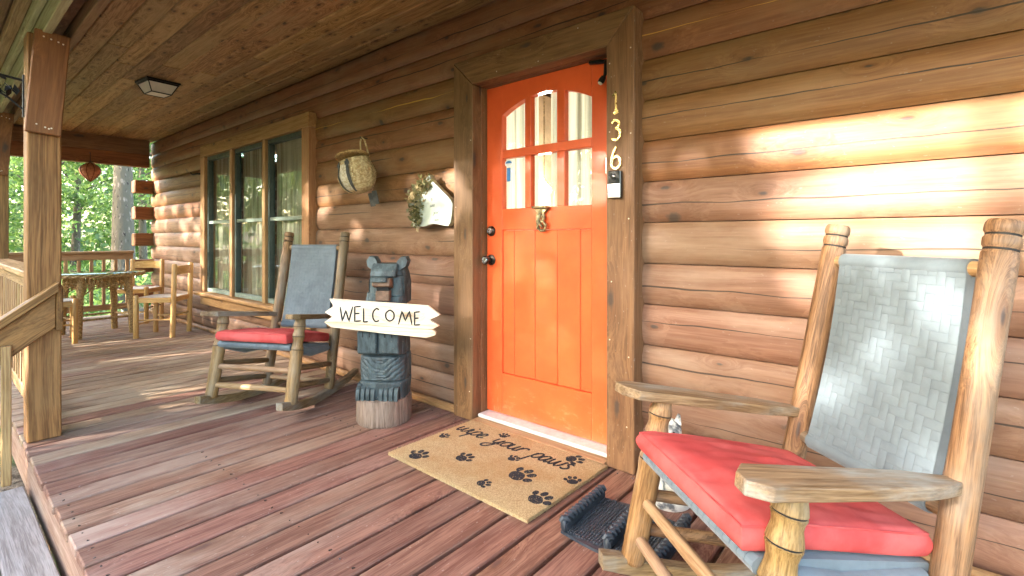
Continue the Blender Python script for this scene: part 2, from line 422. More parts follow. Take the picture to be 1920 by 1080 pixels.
# ================================================================== mesh helpers
class MB:
    def __init__(s): s.v = []; s.f = []; s.mi = []
    def add(s, vs, fs, mi=0):
        o = len(s.v); s.v += [tuple(p) for p in vs]; s.f += [tuple(i + o for i in f) for f in fs]; s.mi += [mi] * len(fs)
    def box(s, c, d, b=0.0, rot=None, mi=0):
        vs, fs = chamfer(d, b)
        out = []
        for p in vs:
            q = Vector(p)
            if rot is not None: q = rot @ q
            out.append((q.x + c[0], q.y + c[1], q.z + c[2]))
        s.add(out, fs, mi)
    def tube(s, pts, rad, seg=10, caps=True, mi=0):
        pts = [Vector(p) for p in pts]
        n = len(pts)
        if not hasattr(rad, '__len__'): rad = [rad] * n
        prev = None; rings = []; o = len(s.v)
        for i, p in enumerate(pts):
            t = (pts[min(i + 1, n - 1)] - pts[max(i - 1, 0)])
            t = t.normalized() if t.length > 1e-9 else Vector((0, 0, 1))
            if prev is None:
                a = Vector((0, 0, 1)) if abs(t.z) < 0.9 else Vector((1, 0, 0))
                u = t.cross(a).normalized()
            else:
                u = (prev - t * prev.dot(t)).normalized()
            prev = u; w = t.cross(u)
            for k in range(seg):
                an = 2 * math.pi * k / seg
                q = p + (u * math.cos(an) + w * math.sin(an)) * rad[i]
                s.v.append(tuple(q))
        for i in range(n - 1):
            for k in range(seg):
                k2 = (k + 1) % seg
                s.f.append((o + i * seg + k, o + i * seg + k2, o + (i + 1) * seg + k2, o + (i + 1) * seg + k)); s.mi.append(mi)
        if caps:
            s.f.append(tuple(o + k for k in reversed(range(seg)))); s.mi.append(mi)
            s.f.append(tuple(o + (n - 1) * seg + k for k in range(seg))); s.mi.append(mi)
    def prism(s, poly, z0, z1, mi=0, mi_side=None):
        """poly in XY, extruded along Z (counter-clockwise)"""
        n = len(poly); o = len(s.v)
        for z in (z0, z1):
            for p in poly: s.v.append((p[0], p[1], z))
        s.f.append(tuple(o + i for i in reversed(range(n)))); s.mi.append(mi)
        s.f.append(tuple(o + n + i for i in range(n))); s.mi.append(mi)
        for i in range(n):
            j = (i + 1) % n
            s.f.append((o + i, o + j, o + n + j, o + n + i)); s.mi.append(mi if mi_side is None else mi_side)
    def grid(s, fn, nu, nv, closed_u=False, mi=0):
        o = len(s.v)
        for j in range(nv):
            for i in range(nu):
                s.v.append(tuple(fn(i, j)))
        for j in range(nv - 1):
            for i in range(nu if closed_u else nu - 1):
                i2 = (i + 1) % nu
                s.f.append((o + j * nu + i, o + j * nu + i2, o + (j + 1) * nu + i2, o + (j + 1) * nu + i)); s.mi.append(mi)
    def stroke(s, pts, w, t=0.002, z=0.0, taper=True):
        """flat ribbon in XY following pts"""
        n = len(pts)
        if n < 2: return
        o = len(s.v)
        for i, p in enumerate(pts):
            a = pts[max(i - 1, 0)]; b = pts[min(i + 1, n - 1)]
            dx, dy = b[0] - a[0], b[1] - a[1]
            L = math.hypot(dx, dy) or 1
            ww = w * 0.5
            if taper and i in (0, n - 1): ww *= 0.55
            nx, ny = -dy / L * ww, dx / L * ww
            for (qx, qy, qz) in ((p[0] + nx, p[1] + ny, z), (p[0] + nx, p[1] + ny, z + t), (p[0] - nx, p[1] - ny, z + t), (p[0] - nx, p[1] - ny, z)):
                s.v.append((qx, qy, qz))
        for i in range(n - 1):
            for k in range(4):
                k2 = (k + 1) % 4
                s.f.append((o + i * 4 + k, o + i * 4 + k2, o + i * 4 + 4 + k2, o + i * 4 + 4 + k)); s.mi.append(0)
        s.f.append((o, o + 1, o + 2, o + 3)); s.mi.append(0)
        e = o + (n - 1) * 4
        s.f.append((e + 3, e + 2, e + 1, e)); s.mi.append(0)
    def mesh(s, name, smooth=None, fix=True):
        me = bpy.data.meshes.new(name)
        me.from_pydata(s.v, [], s.f)
        if any(s.mi):
            me.polygons.foreach_set('material_index', s.mi)
        if fix:
            bm = bmesh.new(); bm.from_mesh(me)
            bmesh.ops.recalc_face_normals(bm, faces=bm.faces)
            bm.to_mesh(me); bm.free()
        if smooth is not None:
            me.polygons.foreach_set('use_smooth', [True] * len(me.polygons))
            if smooth < 179: me.set_sharp_from_angle(angle=R(smooth))
        me.update()
        return me

_ch = {}
def chamfer(d, b):
    key = (round(d[0], 4), round(d[1], 4), round(d[2], 4), round(b, 4))
    if key in _ch: return _ch[key]
    bm = bmesh.new()
    bmesh.ops.create_cube(bm, size=1.0)
    for v in bm.verts: v.co = Vector((v.co.x * d[0], v.co.y * d[1], v.co.z * d[2]))
    if b > 0:
        bmesh.ops.bevel(bm, geom=list(bm.edges), offset=min(b, min(d) * 0.45), segments=1, affect='EDGES', profile=0.5)
    bm.verts.index_update()
    r = ([tuple(v.co) for v in bm.verts], [tuple(v.index for v in f.verts) for f in bm.faces])
    bm.free(); _ch[key] = r
    return r

def link(name, me, mats, parent=None, loc=None, rot=None, mw=None):
    o = bpy.data.objects.new(name, me)
    col.objects.link(o)
    if me is not None and mats is not None:
        if not isinstance(mats, (list, tuple)): mats = [mats]
        if len(me.materials) == 0:
            for m in mats: me.materials.append(m)
    if parent is not None: o.parent = parent
    if mw is not None: o.matrix_basis = mw
    if loc is not None: o.location = loc
    if rot is not None: o.rotation_euler = rot
    return o

def obj(name, mb, mats, parent=None, smooth=None, **kw):
    return link(name, mb.mesh(name, smooth), mats, parent, **kw)

def tag(o, label=None, cat=None, group=None, kind=None):
    if label: o['label'] = label
    if cat: o['category'] = cat
    if group: o['group'] = group
    if kind: o['kind'] = kind
    return o

def thing(name, label, cat, loc=(0, 0, 0), rz=0.0, group=None):
    o = bpy.data.objects.new(name, None)
    o.empty_display_size = 0.1
    col.objects.link(o)
    o.location = loc; o.rotation_euler = (0, 0, rz)
    return tag(o, label, cat, group)

_bm_cache = {}
AX = {'X': Euler((0, 0, 0)), 'Y': Euler((0, 0, math.pi / 2)), 'Z': Euler((0, -math.pi / 2, 0))}
def board(name, mat, parent, lo, hi, axis='X', bev=0.004, kindrot=None):
    """box between two corners whose wood grain (local X) runs along the given axis"""
    c = [(a + b) / 2 for a, b in zip(lo, hi)]
    d = [abs(b - a) for a, b in zip(lo, hi)]
    if axis == 'Y': d = [d[1], d[0], d[2]]
    elif axis == 'Z': d = [d[2], d[1], d[0]]
    key = (round(d[0], 4), round(d[1], 4), round(d[2], 4), bev, mat.name)
    me = _bm_cache.get(key)
    if me is None:
        mb = MB(); mb.box((0, 0, 0), d, bev)
        me = mb.mesh(name); _bm_cache[key] = me
    o = link(name, me, mat, parent, loc=c)
    o.rotation_euler = AX[axis]
    if kindrot: o.rotation_euler = kindrot
    return o

def axis_matrix(p0, p1, up=Vector((0, 0, 1))):
    """frame whose X axis runs from p0 to p1"""
    p0, p1 = Vector(p0), Vector(p1)
    x = (p1 - p0).normalized()
    if abs(x.dot(up)) > 0.95: up = Vector((0, 1, 0))
    y = up.cross(x).normalized(); z = x.cross(y)
    m = Matrix((x, y, z)).transposed().to_4x4()
    m.translation = p0
    return m

def turned(name, mat, parent, p0, p1, prof, seg=18, wob=0.0):
    """lathe part; prof = [(t, radius)] from p0 to p1, grain along its length"""
    L = (Vector(p1) - Vector(p0)).length
    mb = MB()
    def w(i, x): return 1 + wob * mnoise.noise(Vector((x * 9, i * 0.7, len(name))))
    n = len(prof); o = 0
    for (t, r) in prof:
        for k in range(seg):
            a = 2 * math.pi * k / seg
            rr = r * (1 + wob * mnoise.noise(Vector((t * L * 5, math.cos(a) * 1.3, math.sin(a) * 1.3))))
            mb.v.append((t * L, rr * math.cos(a), rr * math.sin(a)))
    for i in range(n - 1):
        for k in range(seg):
            k2 = (k + 1) % seg
            mb.f.append((i * seg + k, i * seg + k2, (i + 1) * seg + k2, (i + 1) * seg + k)); mb.mi.append(0)
    mb.f.append(tuple(reversed(range(seg)))); mb.mi.append(0)
    mb.f.append(tuple((n - 1) * seg + k for k in range(seg))); mb.mi.append(0)
    return link(name, mb.mesh(name, 35), mat, parent, mw=axis_matrix(p0, p1))

def frame_matrix(origin, x, y):
    x = Vector(x).normalized(); y = Vector(y).normalized(); z = x.cross(y).normalized()
    y = z.cross(x)
    m = Matrix((x, y, z)).transposed().to_4x4(); m.translation = Vector(origin)
    return m

def spline(pts, n=5):
    """Catmull-Rom through 2D points"""
    out = []
    P = [pts[0]] + list(pts) + [pts[-1]]
    for i in range(1, len(P) - 2):
        for k in range(n):
            t = k / n
            a, b, c, d = P[i - 1], P[i], P[i + 1], P[i + 2]
            out.append(tuple(0.5 * (2 * b[j] + (c[j] - a[j]) * t + (2 * a[j] - 5 * b[j] + 4 * c[j] - d[j]) * t * t + (3 * b[j] - a[j] - 3 * c[j] + d[j]) * t ** 3) for j in range(len(b))))
    out.append(tuple(pts[-1]))
    return out

def copy_tree(o, parent=None):
    c = o.copy(); col.objects.link(c); c.parent = parent
    for ch in list(o.children): copy_tree(ch, c)
    return c

# ================================================================== ground
mb = MB()
GN = 60
def gpt(i, j):
    x = -150 + 300 * i / (GN - 1); y = -150 + 300 * j / (GN - 1)
    # denser near the middle
    x = math.copysign(abs(x / 150) ** 1.8 * 150, x) - 4; y = math.copysign(abs(y / 150) ** 1.8 * 150, y)
    r = math.hypot(x + 4, y - 2)
    z = -0.62 - 0.02 * max(0, min(r - 6, 40)) + 0.12 * mnoise.noise(Vector((x * 0.3, y * 0.3, 0))) * min(1, r / 9)
    z += 0.06 * max(0, r - 50)
    return (x, y, z)
mb.grid(gpt, GN, GN)
ground = obj('ground', mb, M['ground'], None, smooth=180)
tag(ground, 'brown leaf litter and mulch ground around the porch', None, None, 'structure')

# ================================================================== porch deck
YD0, YD1 = 0.345, 2.175
deck = thing('porch_deck', 'red brown weathered plank deck of the porch', None)
deck['kind'] = 'structure'
P = 0.1465
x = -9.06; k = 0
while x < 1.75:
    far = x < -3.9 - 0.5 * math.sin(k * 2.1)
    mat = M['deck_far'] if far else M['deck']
    dz = random.uniform(-0.0012, 0.0012)
    e = random.uniform(-0.004, 0.004)
    b = board('deck_board', mat, deck, (x + 0.0085, YD0, -0.038), (x + P - 0.0090, YD1, 0.0), 'Y', 0.005)
    b.location.z += dz; b.location.y += e
    x += P; k += 1
DECK_X1 = x
mb = MB(); xs = -9.06 + P * 42
while xs < 1.7:
    for yy in (0.385, 0.925, 1.625, 2.1):
        for dx in (.035, P - .035):
            mb.tube([(xs + dx + random.uniform(-.004, .004), yy + random.uniform(-.012, .012), -.002), (xs + dx, yy, .0016)], [.0032, .0029], 6)
    xs += P
obj('screw_heads', mb, M['bronze'], deck)['kind'] = 'stuff'
board('fascia_board', M['fascia'], deck, (-9.04, YD0 + 0.012, -0.25), (-3.70, YD0 + 0.05, -0.036), 'X')
board('fascia_board', M['fascia'], deck, (-3.695, YD0 + 0.012, -0.25), (DECK_X1, YD0 + 0.05, -0.036), 'X')
board('joist', M['beam'], deck, (-9.04, 0.9, -0.25), (DECK_X1, 0.95, -0.036), 'X')
board('joist', M['beam'], deck, (-9.04, 1.6, -0.25), (DECK_X1, 1.65, -0.036), 'X')
for px in (-8.9, -6.4, -3.77, -1.2, 1.3):
    board('footing_post', M['beam'], deck, (px - 0.07, 0.45, -1.1), (px + 0.07, 0.59, -0.252), 'Z')

# ================================================================== stairs
stairs = thing('porch_stairs', 'weathered grey plank steps leading up to the deck', 'stairs', (-1.2, 0.1, -0.6))
def st(name, mat, lo, hi, axis='X'):
    o = board(name, mat, stairs, lo, hi, axis, 0.005)
    o.location -= Vector((-1.2, 0.1, -0.6))
    return o
y = 0.335
for s_ in range(3):
    z = -0.17 * (s_ + 1)
    for q in range(2):
        st('tread_board', M['tread'], (-3.575, y - 0.142, z - 0.036), (1.3, y, z))
        y -= 0.148
    st('riser', M['fascia'], (-3.57, y + 0.02, z - 0.172), (1.3, y + 0.04, z - 0.038))
for sx in (-3.61, -1.2, 1.31):
    mb = MB()
    mb.prism([(0.338, -0.21), (0.338, -0.45), (-0.42, -0.92), (-0.56, -0.92), (-0.56, -0.56), (-0.24, -0.55), (-0.24, -0.38), (0.04, -0.38), (0.04, -0.21)][::-1], -0.018, 0.018)
    o = obj('stringer', mb, M['fascia'], stairs, mw=Matrix.Translation(-Vector((-1.2, 0.1, -0.6))) @ frame_matrix((sx, 0, 0), (0, 1, 0), (0, 0, 1)))

# ================================================================== log cabin
cabin = thing('log_cabin', 'brown log cabin wall with rounded horizontal logs', 'house', (-3.5, 2.4, 0))
CO = Vector((-3.5, 2.4, 0))
def cb(name, mat, lo, hi, axis='X', bev=0.004, parent=None):
    o = board(name, mat, cabin if parent is None else parent, lo, hi, axis, bev)
    if parent is None: o.location -= CO
    return o
PITCH = 0.195; Z0 = 1.183 - 6 * PITCH          # log joints at Z0 + k*PITCH
YG = 2.232; BULGE = 0.023
_log = {}
def log_piece(x0, x1, k, wob):
    z = Z0 + (k + 0.5) * PITCH
    L = x1 - x0
    mb = MB()
    npf = 15; nx = max(2, int(L / 0.35))
    seed = random.uniform(0, 99)
    def fn(i, j):
        t = -1 + 2 * i / (npf - 1)
        xx = L * j / (nx - 1)
        bl = BULGE * (1 + 0.07 * mnoise.noise(Vector((xx * 0.8, seed, 0))))
        yy = -bl * (1 - abs(t) ** 3.6)
        zz = t * (PITCH / 2 - 0.0022)
        return (xx - L / 2, yy, zz)
    mb.grid(fn, npf, nx)
    o0 = len(mb.v)
    # ends + back
    for j in (0, nx - 1):
        ids = [j * npf + i for i in range(npf)]
        xx = (L * j / (nx - 1)) - L / 2
        a = len(mb.v); mb.v += [(xx, 0.1, PITCH / 2 - 0.0012), (xx, 0.1, -PITCH / 2 + 0.0012)]
        mb.f.append(tuple(ids + [a, a + 1])); mb.mi.append(0)
    e0 = o0; e1 = o0 + 2
    mb.f.append((e0, e0 + 1, e1 + 1, e1)); mb.mi.append(0)
    mb.f.append((npf - 1, e0, e1, (nx - 1) * npf + npf - 1)); mb.mi.append(0)
    mb.f.append((0, e0 + 1, e1 + 1, (nx - 1) * npf)); mb.mi.append(0)
    o = obj('log', mb, M['log_faded'] if k < 6 + (k * 7 % 3 == 0) else M['log'], cabin, smooth=50, loc=Vector(((x0 + x1) / 2, YG, z)) - CO)
    return o
XL, XR = -8.86, 1.9
WX0, WX1 = -6.70, -4.10          # window casing
DX0, DX1 = -2.262, -1.042        # door casing
for k in range(13):
    z0 = Z0 + k * PITCH; z1 = z0 + PITCH
    xl = XL if k in (1, 3, 5, 7, 9) else XL - 0.10
    segs = []
    inwin = z1 > 0.43 and z0 < 2.10
    indoor = z0 < 2.10
    if inwin: segs.append((xl, WX0)); start = WX1
    else: start = xl
    if indoor: segs.append((start, DX0 + 0.004)); segs.append((DX1 - 0.004, XR))
    else: segs.append((start, XR))
    for a, b in segs:
        log_piece(a, b, k, 0)
# side-wall log butts showing past the corner
for k in (1, 3, 5, 7, 9):
    z0 = Z0 + k * PITCH
    cb('corner_log', M['brace'], (XL - 0.17, 1.985, z0 + 0.004), (XL - 0.004, 5.0, z0 + PITCH - 0.004), 'Y', 0.012)
for k in (0, 2, 4, 6, 8, 10, 11):
    z0 = Z0 + k * PITCH
    cb('corner_log', M['log'], (XL - 0.16, 2.34, z0 + 0.004), (XL - 0.01, 5.0, z0 + PITCH - 0.004), 'Y', 0.03)
# base trim
cb('base_trim', M['window_wood'], (XL, 2.145, 0.002), (DX0 - 0.003, 2.19, 0.05), 'X', 0.012)
cb('base_trim', M['window_wood'], (DX1 + 0.003, 2.145, 0.002), (XR, 2.19, 0.05), 'X', 0.012)
# room behind
mb = MB()
X0r, X1r, Y0r, Y1r, Z0r, Z1r = XL, XR, 2.335, 5.6, -0.05, 2.6
def quad(a, b, c, d): mb.add([a, b, c, d], [(0, 1, 2, 3)])
mb.box(((X0r + X1r) / 2, Y1r, 1.27), (X1r - X0r, 0.1, 2.75)); mb.box((X1r + 0.05, 3.9, 1.27), (0.1, 3.4, 2.75)); mb.box((X0r - 0.05, 3.9, 1.27), (0.08, 3.0, 2.4))
mb.box(((X0r + X1r) / 2, 3.95, 2.66), (X1r - X0r + 0.3, 3.4, 0.08)); mb.box(((X0r + X1r) / 2, 3.95, -0.09), (X1r - X0r, 3.3, 0.08))
mb.box((-3.0, 3.9, 1.27), (0.1, 3.2, 2.55))
obj('room_shell', mb, M['room'], cabin, mw=Matrix.Translation(-CO))

# door casing (mitred)
def casing_poly(name, poly, y0, y1, grain, mat=M['casing']):
    """poly in wall plane (x,z), solid from y0 (front) to y1, grain 'X' or 'Z'"""
    cx = sum(p[0] for p in poly) / len(poly); cz = sum(p[1] for p in poly) / len(poly)
    mb = MB()
    if grain == 'X':
        pts = [(p[0] - cx, p[1] - cz) for p in poly]
        mw = frame_matrix((cx, y0, cz), (1, 0, 0), (0, 0, 1))      # local z = -y
    else:
        pts = [(p[1] - cz, -(p[0] - cx)) for p in poly]
        mw = frame_matrix((cx, y0, cz), (0, 0, 1), (-1, 0, 0))     # local z = (0,0,1)x(-1,0,0) = -y
    area = sum(pts[i][0] * pts[(i + 1) % len(pts)][1] - pts[(i + 1) % len(pts)][0] * pts[i][1] for i in range(len(pts)))
    if area < 0: pts = pts[::-1]
    mb.prism(pts, -(y1 - y0), 0)
    me = mb.mesh(name)
    bm = bmesh.new(); bm.from_mesh(me)
    bmesh.ops.bevel(bm, geom=list(bm.edges), offset=0.004, segments=1, affect='EDGES', profile=0.5)
    bm.to_mesh(me); bm.free()
    return link(name, me, mat, cabin, mw=Matrix.Translation(-CO) @ mw)
CT, CB_ = 2.195, 2.036
IL, IR = -2.098, -1.188
casing_poly('door_casing', [(DX0, 0.004), (IL, 0.004), (IL, CB_), (DX0, CT)], 2.128, 2.335, 'Z')
casing_poly('door_casing', [(IR, 0.004), (DX1, 0.004), (DX1, CT), (IR, CB_)], 2.126, 2.335, 'Z')
casing_poly('door_casing', [(DX0 + .001, CT + .001), (IL + .001, CB_ + .001), (IR - .001, CB_ + .001), (DX1 - .001, CT + .001)], 2.127, 2.335, 'X')
cb('door_jamb', M['casing'], (IL - 0.03, 2.203, 0.004), (IL + 0.002, 2.33, CB_ + 0.02), 'Z')
cb('door_jamb', M['casing'], (IR - 0.002, 2.203, 0.004), (IR + 0.03, 2.33, CB_ + 0.02), 'Z')
cb('door_jamb', M['casing'], (IL + 0.003, 2.203, CB_ - 0.001), (IR - 0.003, 2.33, CB_ + 0.03), 'X')
mb = MB()                                              # small nail heads on the casing
for (nx, nz) in [(-1.06, 2.0), (-1.06, 1.6), (-1.17, 1.62), (-1.07, 1.2), (-1.17, 0.62), (-1.07, 0.55), (-1.08, 0.22), (-1.17, 1.95), (-2.11, 1.7), (-2.24, 1.3), (-2.11, 0.5), (-2.12, 0.18), (-1.6, 2.06), (-1.9, 2.07), (-1.35, 2.17), (-1.16, 0.9)]:
    mb.box((nx, 2.126, nz), (0.006, 0.003, 0.006), 0.001)
obj('nail_heads', mb, M['nail'], cabin, mw=Matrix.Translation(-CO))['kind'] = 'stuff'
# sill and threshold
cb('door_sill', M['rail'], (IL + 0.004, 2.112, 0.003), (IR - 0.004, 2.20, 0.021), 'X')
cb('threshold', M['white_metal'], (IL + 0.006, 2.165, 0.0225), (IR - 0.006, 2.31, 0.043), 'X', 0.006)

# ---------------------------------------------------------------- door
DY = 2.25
DL, DR, DB, DT = IL + 0.006, IR - 0.006, 0.047, CB_ - 0.004
door = link('door', None, None, cabin, loc=Vector(((DL + DR) / 2, DY, DB)) - CO)
door['label'] = 'bright orange front door with six small panes'
DO = Vector(((DL + DR) / 2, DY, DB))
def dbox(name, lo, hi, mat=M['paint_orange'], bev=0.003, axis='X'):
    o = board(name, mat, door, lo, hi, axis, bev); o.location -= DO; return o
COLS = [(-1.966, -1.793), (-1.748, -1.567), (-1.514, -1.344)]
ZB, ZM0, ZM1 = 1.284, 1.588, 1.638
def arch(x):                                            # curved head of the top panes
    t = (x + 1.655) / 0.311
    return 1.935 - 0.085 * t * t
T = 0.044
dbox('stile', (DL, DY, DB), (COLS[0][0], DY + T, DT), axis='Z')
dbox('stile', (COLS[2][1], DY, DB), (DR, DY + T, DT), axis='Z')
dbox('bottom_rail', (COLS[0][0], DY, DB), (COLS[2][1], DY + T, 0.293))
dbox('middle_rail', (COLS[0][0], DY, 1.157), (COLS[2][1], DY + T, ZB))
dbox('glazing_bar', (COLS[0][0], DY + 0.001, ZM0), (COLS[2][1], DY + T, ZM1), bev=0.004)
for a, b in ((COLS[0][1], COLS[1][0]), (COLS[1][1], COLS[2][0])):
    dbox('glazing_bar', (a, DY + 0.0005, ZB), (b, DY + T - 0.001, ZM0 - 0.0005), bev=0.004, axis='Z')
    dbox('glazing_bar', (a, DY + 0.0005, ZM1 + 0.0005), (b, DY + T - 0.001, arch((a + b) / 2) + 0.01), bev=0.004, axis='Z')
mb = MB()
pts = [(COLS[0][0] + (COLS[2][1] - COLS[0][0]) * i / 24, ) for i in range(25)]
poly = [(p[0], arch(p[0])) for p in pts] + [(COLS[2][1], DT), (COLS[0][0], DT)]
n = 25
fr = [(p[0], DY, arch(p[0])) for p in pts]
for i in range(24):
    (x0, _, za), (x1, _, zb) = fr[i], fr[i + 1]
    mb.add([(x0, DY, za), (x1, DY, zb), (x1, DY, DT), (x0, DY, DT), (x0, DY + T, za), (x1, DY + T, zb), (x1, DY + T, DT), (x0, DY + T, DT)],
           [(0, 1, 2, 3), (4, 7, 6, 5), (0, 4, 5, 1), (3, 2, 6, 7)])
obj('top_rail', mb, M['paint_orange'], door, mw=Matrix.Translation(-DO))
# recessed tongue and groove boards
gx = [COLS[0][0]] + [-1.876, -1.722, -1.566, -1.417] + [COLS[2][1]]
for a, b in zip(gx[:-1], gx[1:]):
    dbox('panel_board', (a + 0.001, DY + 0.0075, 0.295), (b - 0.001, DY + 0.034, 1.155), bev=0.004, axis='Z')
dbox('panel_backing', (COLS[0][0] + .002, DY + 0.0345, 0.294), (COLS[2][1] - .002, DY + 0.043, 1.156))
for ci, (a, b) in enumerate(COLS):
    mb = MB(); mb.box(((a + b) / 2, DY + 0.024, (ZB + ZM0) / 2), (b - a, 0.004, ZM0 - ZB))
    obj('pane', mb, M['glass'], door, mw=Matrix.Translation(-DO))
    zt = max(arch(a), arch(b)) + 0.02
    mb = MB(); mb.box(((a + b) / 2, DY + 0.024, (ZM1 + zt) / 2), (b - a, 0.004, zt - ZM1))
    obj('pane', mb, M['glass'], door, mw=Matrix.Translation(-DO))
# knob, deadbolt, knocker, sensor, sticker
def disc(name, mat, c, prof, parent, off, seg=24):
    """lathe about the wall normal pointing to -y; prof=[(dist,r)]"""
    L = prof[-1][0]
    return turned(name, mat, parent, Vector(c) - off, Vector(c) + Vector((0, -L, 0)) - off, [(d / L, r) for d, r in prof], seg)
disc('door_knob', M['bronze'], (-2.052, DY, 0.975), [(0, .033), (.006, .033), (.010, .028), (.012, .012), (.034, .012), (.036, .020), (.046, .0265), (.060, .0265), (.066, .022)], door, DO)
disc('knob_face', M['steel'], (-2.052, DY - .066, 0.975), [(0, .021), (.003, .018)], door, DO)
disc('deadbolt', M['bronze'], (-2.052, DY, 1.152), [(0, .031), (.010, .031), (.016, .026), (.020, .018)], door, DO)
disc('deadbolt_face', M['steel'], (-2.052, DY - .020, 1.152), [(0, .0175), (.004, .016)], door, DO)
mb = MB()
kx = -1.66
mb.box((kx, DY - 0.022, 1.281), (0.105, 0.045, 0.012), 0.004)
mb.prism([(-.048, 0), (.048, 0), (.02, -.03), (-.02, -.03)][::-1], 0, 0.02)
for i in range(len(mb.v) - 8, len(mb.v)):
    p = mb.v[i]; mb.v[i] = (kx + p[0], DY - 0.002 - p[2], 1.276 + p[1])
mb.tube([(kx, DY - .012, 1.262), (kx - .008, DY - .03, 1.235), (kx - .01, DY - .036, 1.205), (kx - .004, DY - .03, 1.18)], [.014, .016, .014, .012], 10)
mb.tube([(kx + .012, DY - .01, 1.255), (kx + .017, DY - .018, 1.222), (kx + .01, DY - .02, 1.2)], [.010, .011, .009], 8)
ring = [(kx + .006 + .028 * math.cos(a), DY - .022 - .006 * math.sin(a), 1.176 + .026 * math.sin(a)) for a in [2 * math.pi * i / 20 for i in range(21)]]
mb.tube(ring, [.0085 + .002 * math.sin(i * 1.9) for i in range(21)], 8, False)
for i in range(14):
    a = i * 2.4; mb.box((kx + random.uniform(-.018, .022), DY - .03 + random.uniform(-.008, .008), 1.19 + random.uniform(-.03, .05)), (.012, .012, .012), .004, Euler((a, a * 1.3, a * .7)).to_matrix())
obj('door_knocker', mb, M['brass'], door, smooth=60, mw=Matrix.Translation(-DO))
dbox('contact_sensor', (-1.258, DY - .014, 1.435), (-1.226, DY - .001, 1.52), M['silver'], 0.004)
mb = MB()
circ = [(-1.93 + .031 * math.cos(a), 1.555 + .022 * math.sin(a) + .004) for a in [2 * math.pi * i / 20 for i in range(20)]]
mb.prism(circ, 0, 0.001)
mb.prism([(-1.953, 1.549), (-1.907, 1.549), (-1.912, 1.541), (-1.948, 1.541)][::-1], 0.0012, 0.0018)
st1 = obj('sticker', mb, M['sticker_w'], door, mw=Matrix.Translation(-DO) @ frame_matrix((0, DY + .0205, 0), (1, 0, 0), (0, 0, 1)))
mb = MB()
circ = [(-1.93 + .024 * math.cos(a), 1.559 + .015 * math.sin(a)) for a in [math.pi * i / 12 for i in range(13)]]
mb.prism(circ, 0.0012, 0.002); mb.prism([(-1.945, 1.45), (-1.915, 1.45), (-1.915, 1.532), (-1.945, 1.532)], 0, .001)
obj('sticker', mb, M['sticker'], door, mw=Matrix.Translation(-DO) @ frame_matrix((0, DY + .0203, 0), (1, 0, 0), (0, 0, 1)))

# ---------------------------------------------------------------- window
win = link('window', None, None, cabin, loc=Vector((-5.4, 2.2, 0.45)) - CO)
win['label'] = 'triple sash window with wooden casing and dark green frames'
WO = Vector((-5.4, 2.2, 0.45))
def wbox(name, lo, hi, mat, axis='X', bev=0.004):
    o = board(name, mat, win, lo, hi, axis, bev); o.location -= WO; return o
wbox('casing', (WX0, 2.145, 0.468), (WX0 + 0.125, 2.335, 2.075), M['window_wood'], 'Z')
wbox('casing', (WX1 - 0.125, 2.145, 0.468), (WX1, 2.335, 2.075), M['window_wood'], 'Z')
wbox('casing', (WX0, 2.143, 2.077), (WX1, 2.335, 2.205), M['window_wood'], 'X')
wbox('sill', (WX0 - 0.12, 2.095, 0.425), (WX1 + 0.10, 2.26, 0.465), M['window_wood'], 'X', 0.008)
wbox('apron', (WX0 - 0.02, 2.15, 0.315), (WX1 + 0.02, 2.235, 0.423), M['window_wood'], 'X')
pn = []
inner0, inner1 = WX0 + 0.125, WX1 - 0.125
MW = 0.062; UW = (inner1 - inner0 - 2 * MW) / 3
for i in range(3):
    a = inner0 + i * (UW + MW); pn.append((a, a + UW))
for i in range(2):
    wbox('mullion', (pn[i][1], 2.15, 0.468), (pn[i + 1][0], 2.24, 2.075), M['window_wood'], 'Z')
for a, b in pn:
    fy0, fy1 = 2.178, 2.236
    f = wbox('sash', (a + .001, fy0, 2.03), (b - .001, fy1, 2.074), M['green_frame'])
    f = wbox('sash', (a + .001, fy0, 0.47), (b - .001, fy1, 0.515), M['green_light'])
    f = wbox('sash', (a + .001, fy0, 0.517), (a + 0.036, fy1, 2.028), M['green_frame'], 'Z')
    f = wbox('sash', (b - 0.036, fy0, 0.517), (b - .001, fy1, 2.028), M['green_frame'], 'Z')
    f = wbox('sash', (a + 0.038, fy0 + .008, 1.275), (b - 0.038, fy1, 1.312), M['green_light'])
    wbox('pane', (a + 0.034, 2.205, 0.513), (b - 0.034, 2.209, 1.277), M['glass'], 'X', 0)
    wbox('pane', (a + 0.034, 2.215, 1.310), (b - 0.034, 2.219, 2.032), M['glass'], 'X', 0)

# curtains
def curtain(x0, x1, y, z0, z1, folds, amp, mat, label, group=None):
    mb = MB(); n = max(24, int((x1 - x0) * 90))
    def fn(i, j):
        t = i / (n - 1); zz = z0 + (z1 - z0) * j / 7
        return (x0 + (x1 - x0) * t - x0, amp * math.sin(t * folds * 6.28 + 0.6 * math.sin(t * 9 + j * .25)) + 0.3 * amp * math.sin(t * folds * 17), zz - z0)
    mb.grid(fn, n, 8)
    o = obj('curtain', mb, mat, None, smooth=180, loc=(x0, y, z0))
    return tag(o, label, 'curtain', group)
curtain(-2.095, -1.735, 2.316, 0.9, 1.99, 5, 0.010, M['curtain'], 'pale curtain behind the left and middle panes of the orange door')
curtain(-1.655, -1.20, 2.316, 0.9, 1.99, 6, 0.010, M['curtain'], 'pale curtain behind the right panes of the orange door')
cl = ['striped tan curtain behind the window pane nearest the corner', 'striped tan curtain behind the middle pane of the triple window', 'striped tan curtain behind the window pane nearest the rocking chair']
for i, (a, b) in enumerate(pn):
    curtain(a - .03, b + .02, 2.275, 0.4, 2.2, 8, 0.016, M['curtain_b'], cl[i])

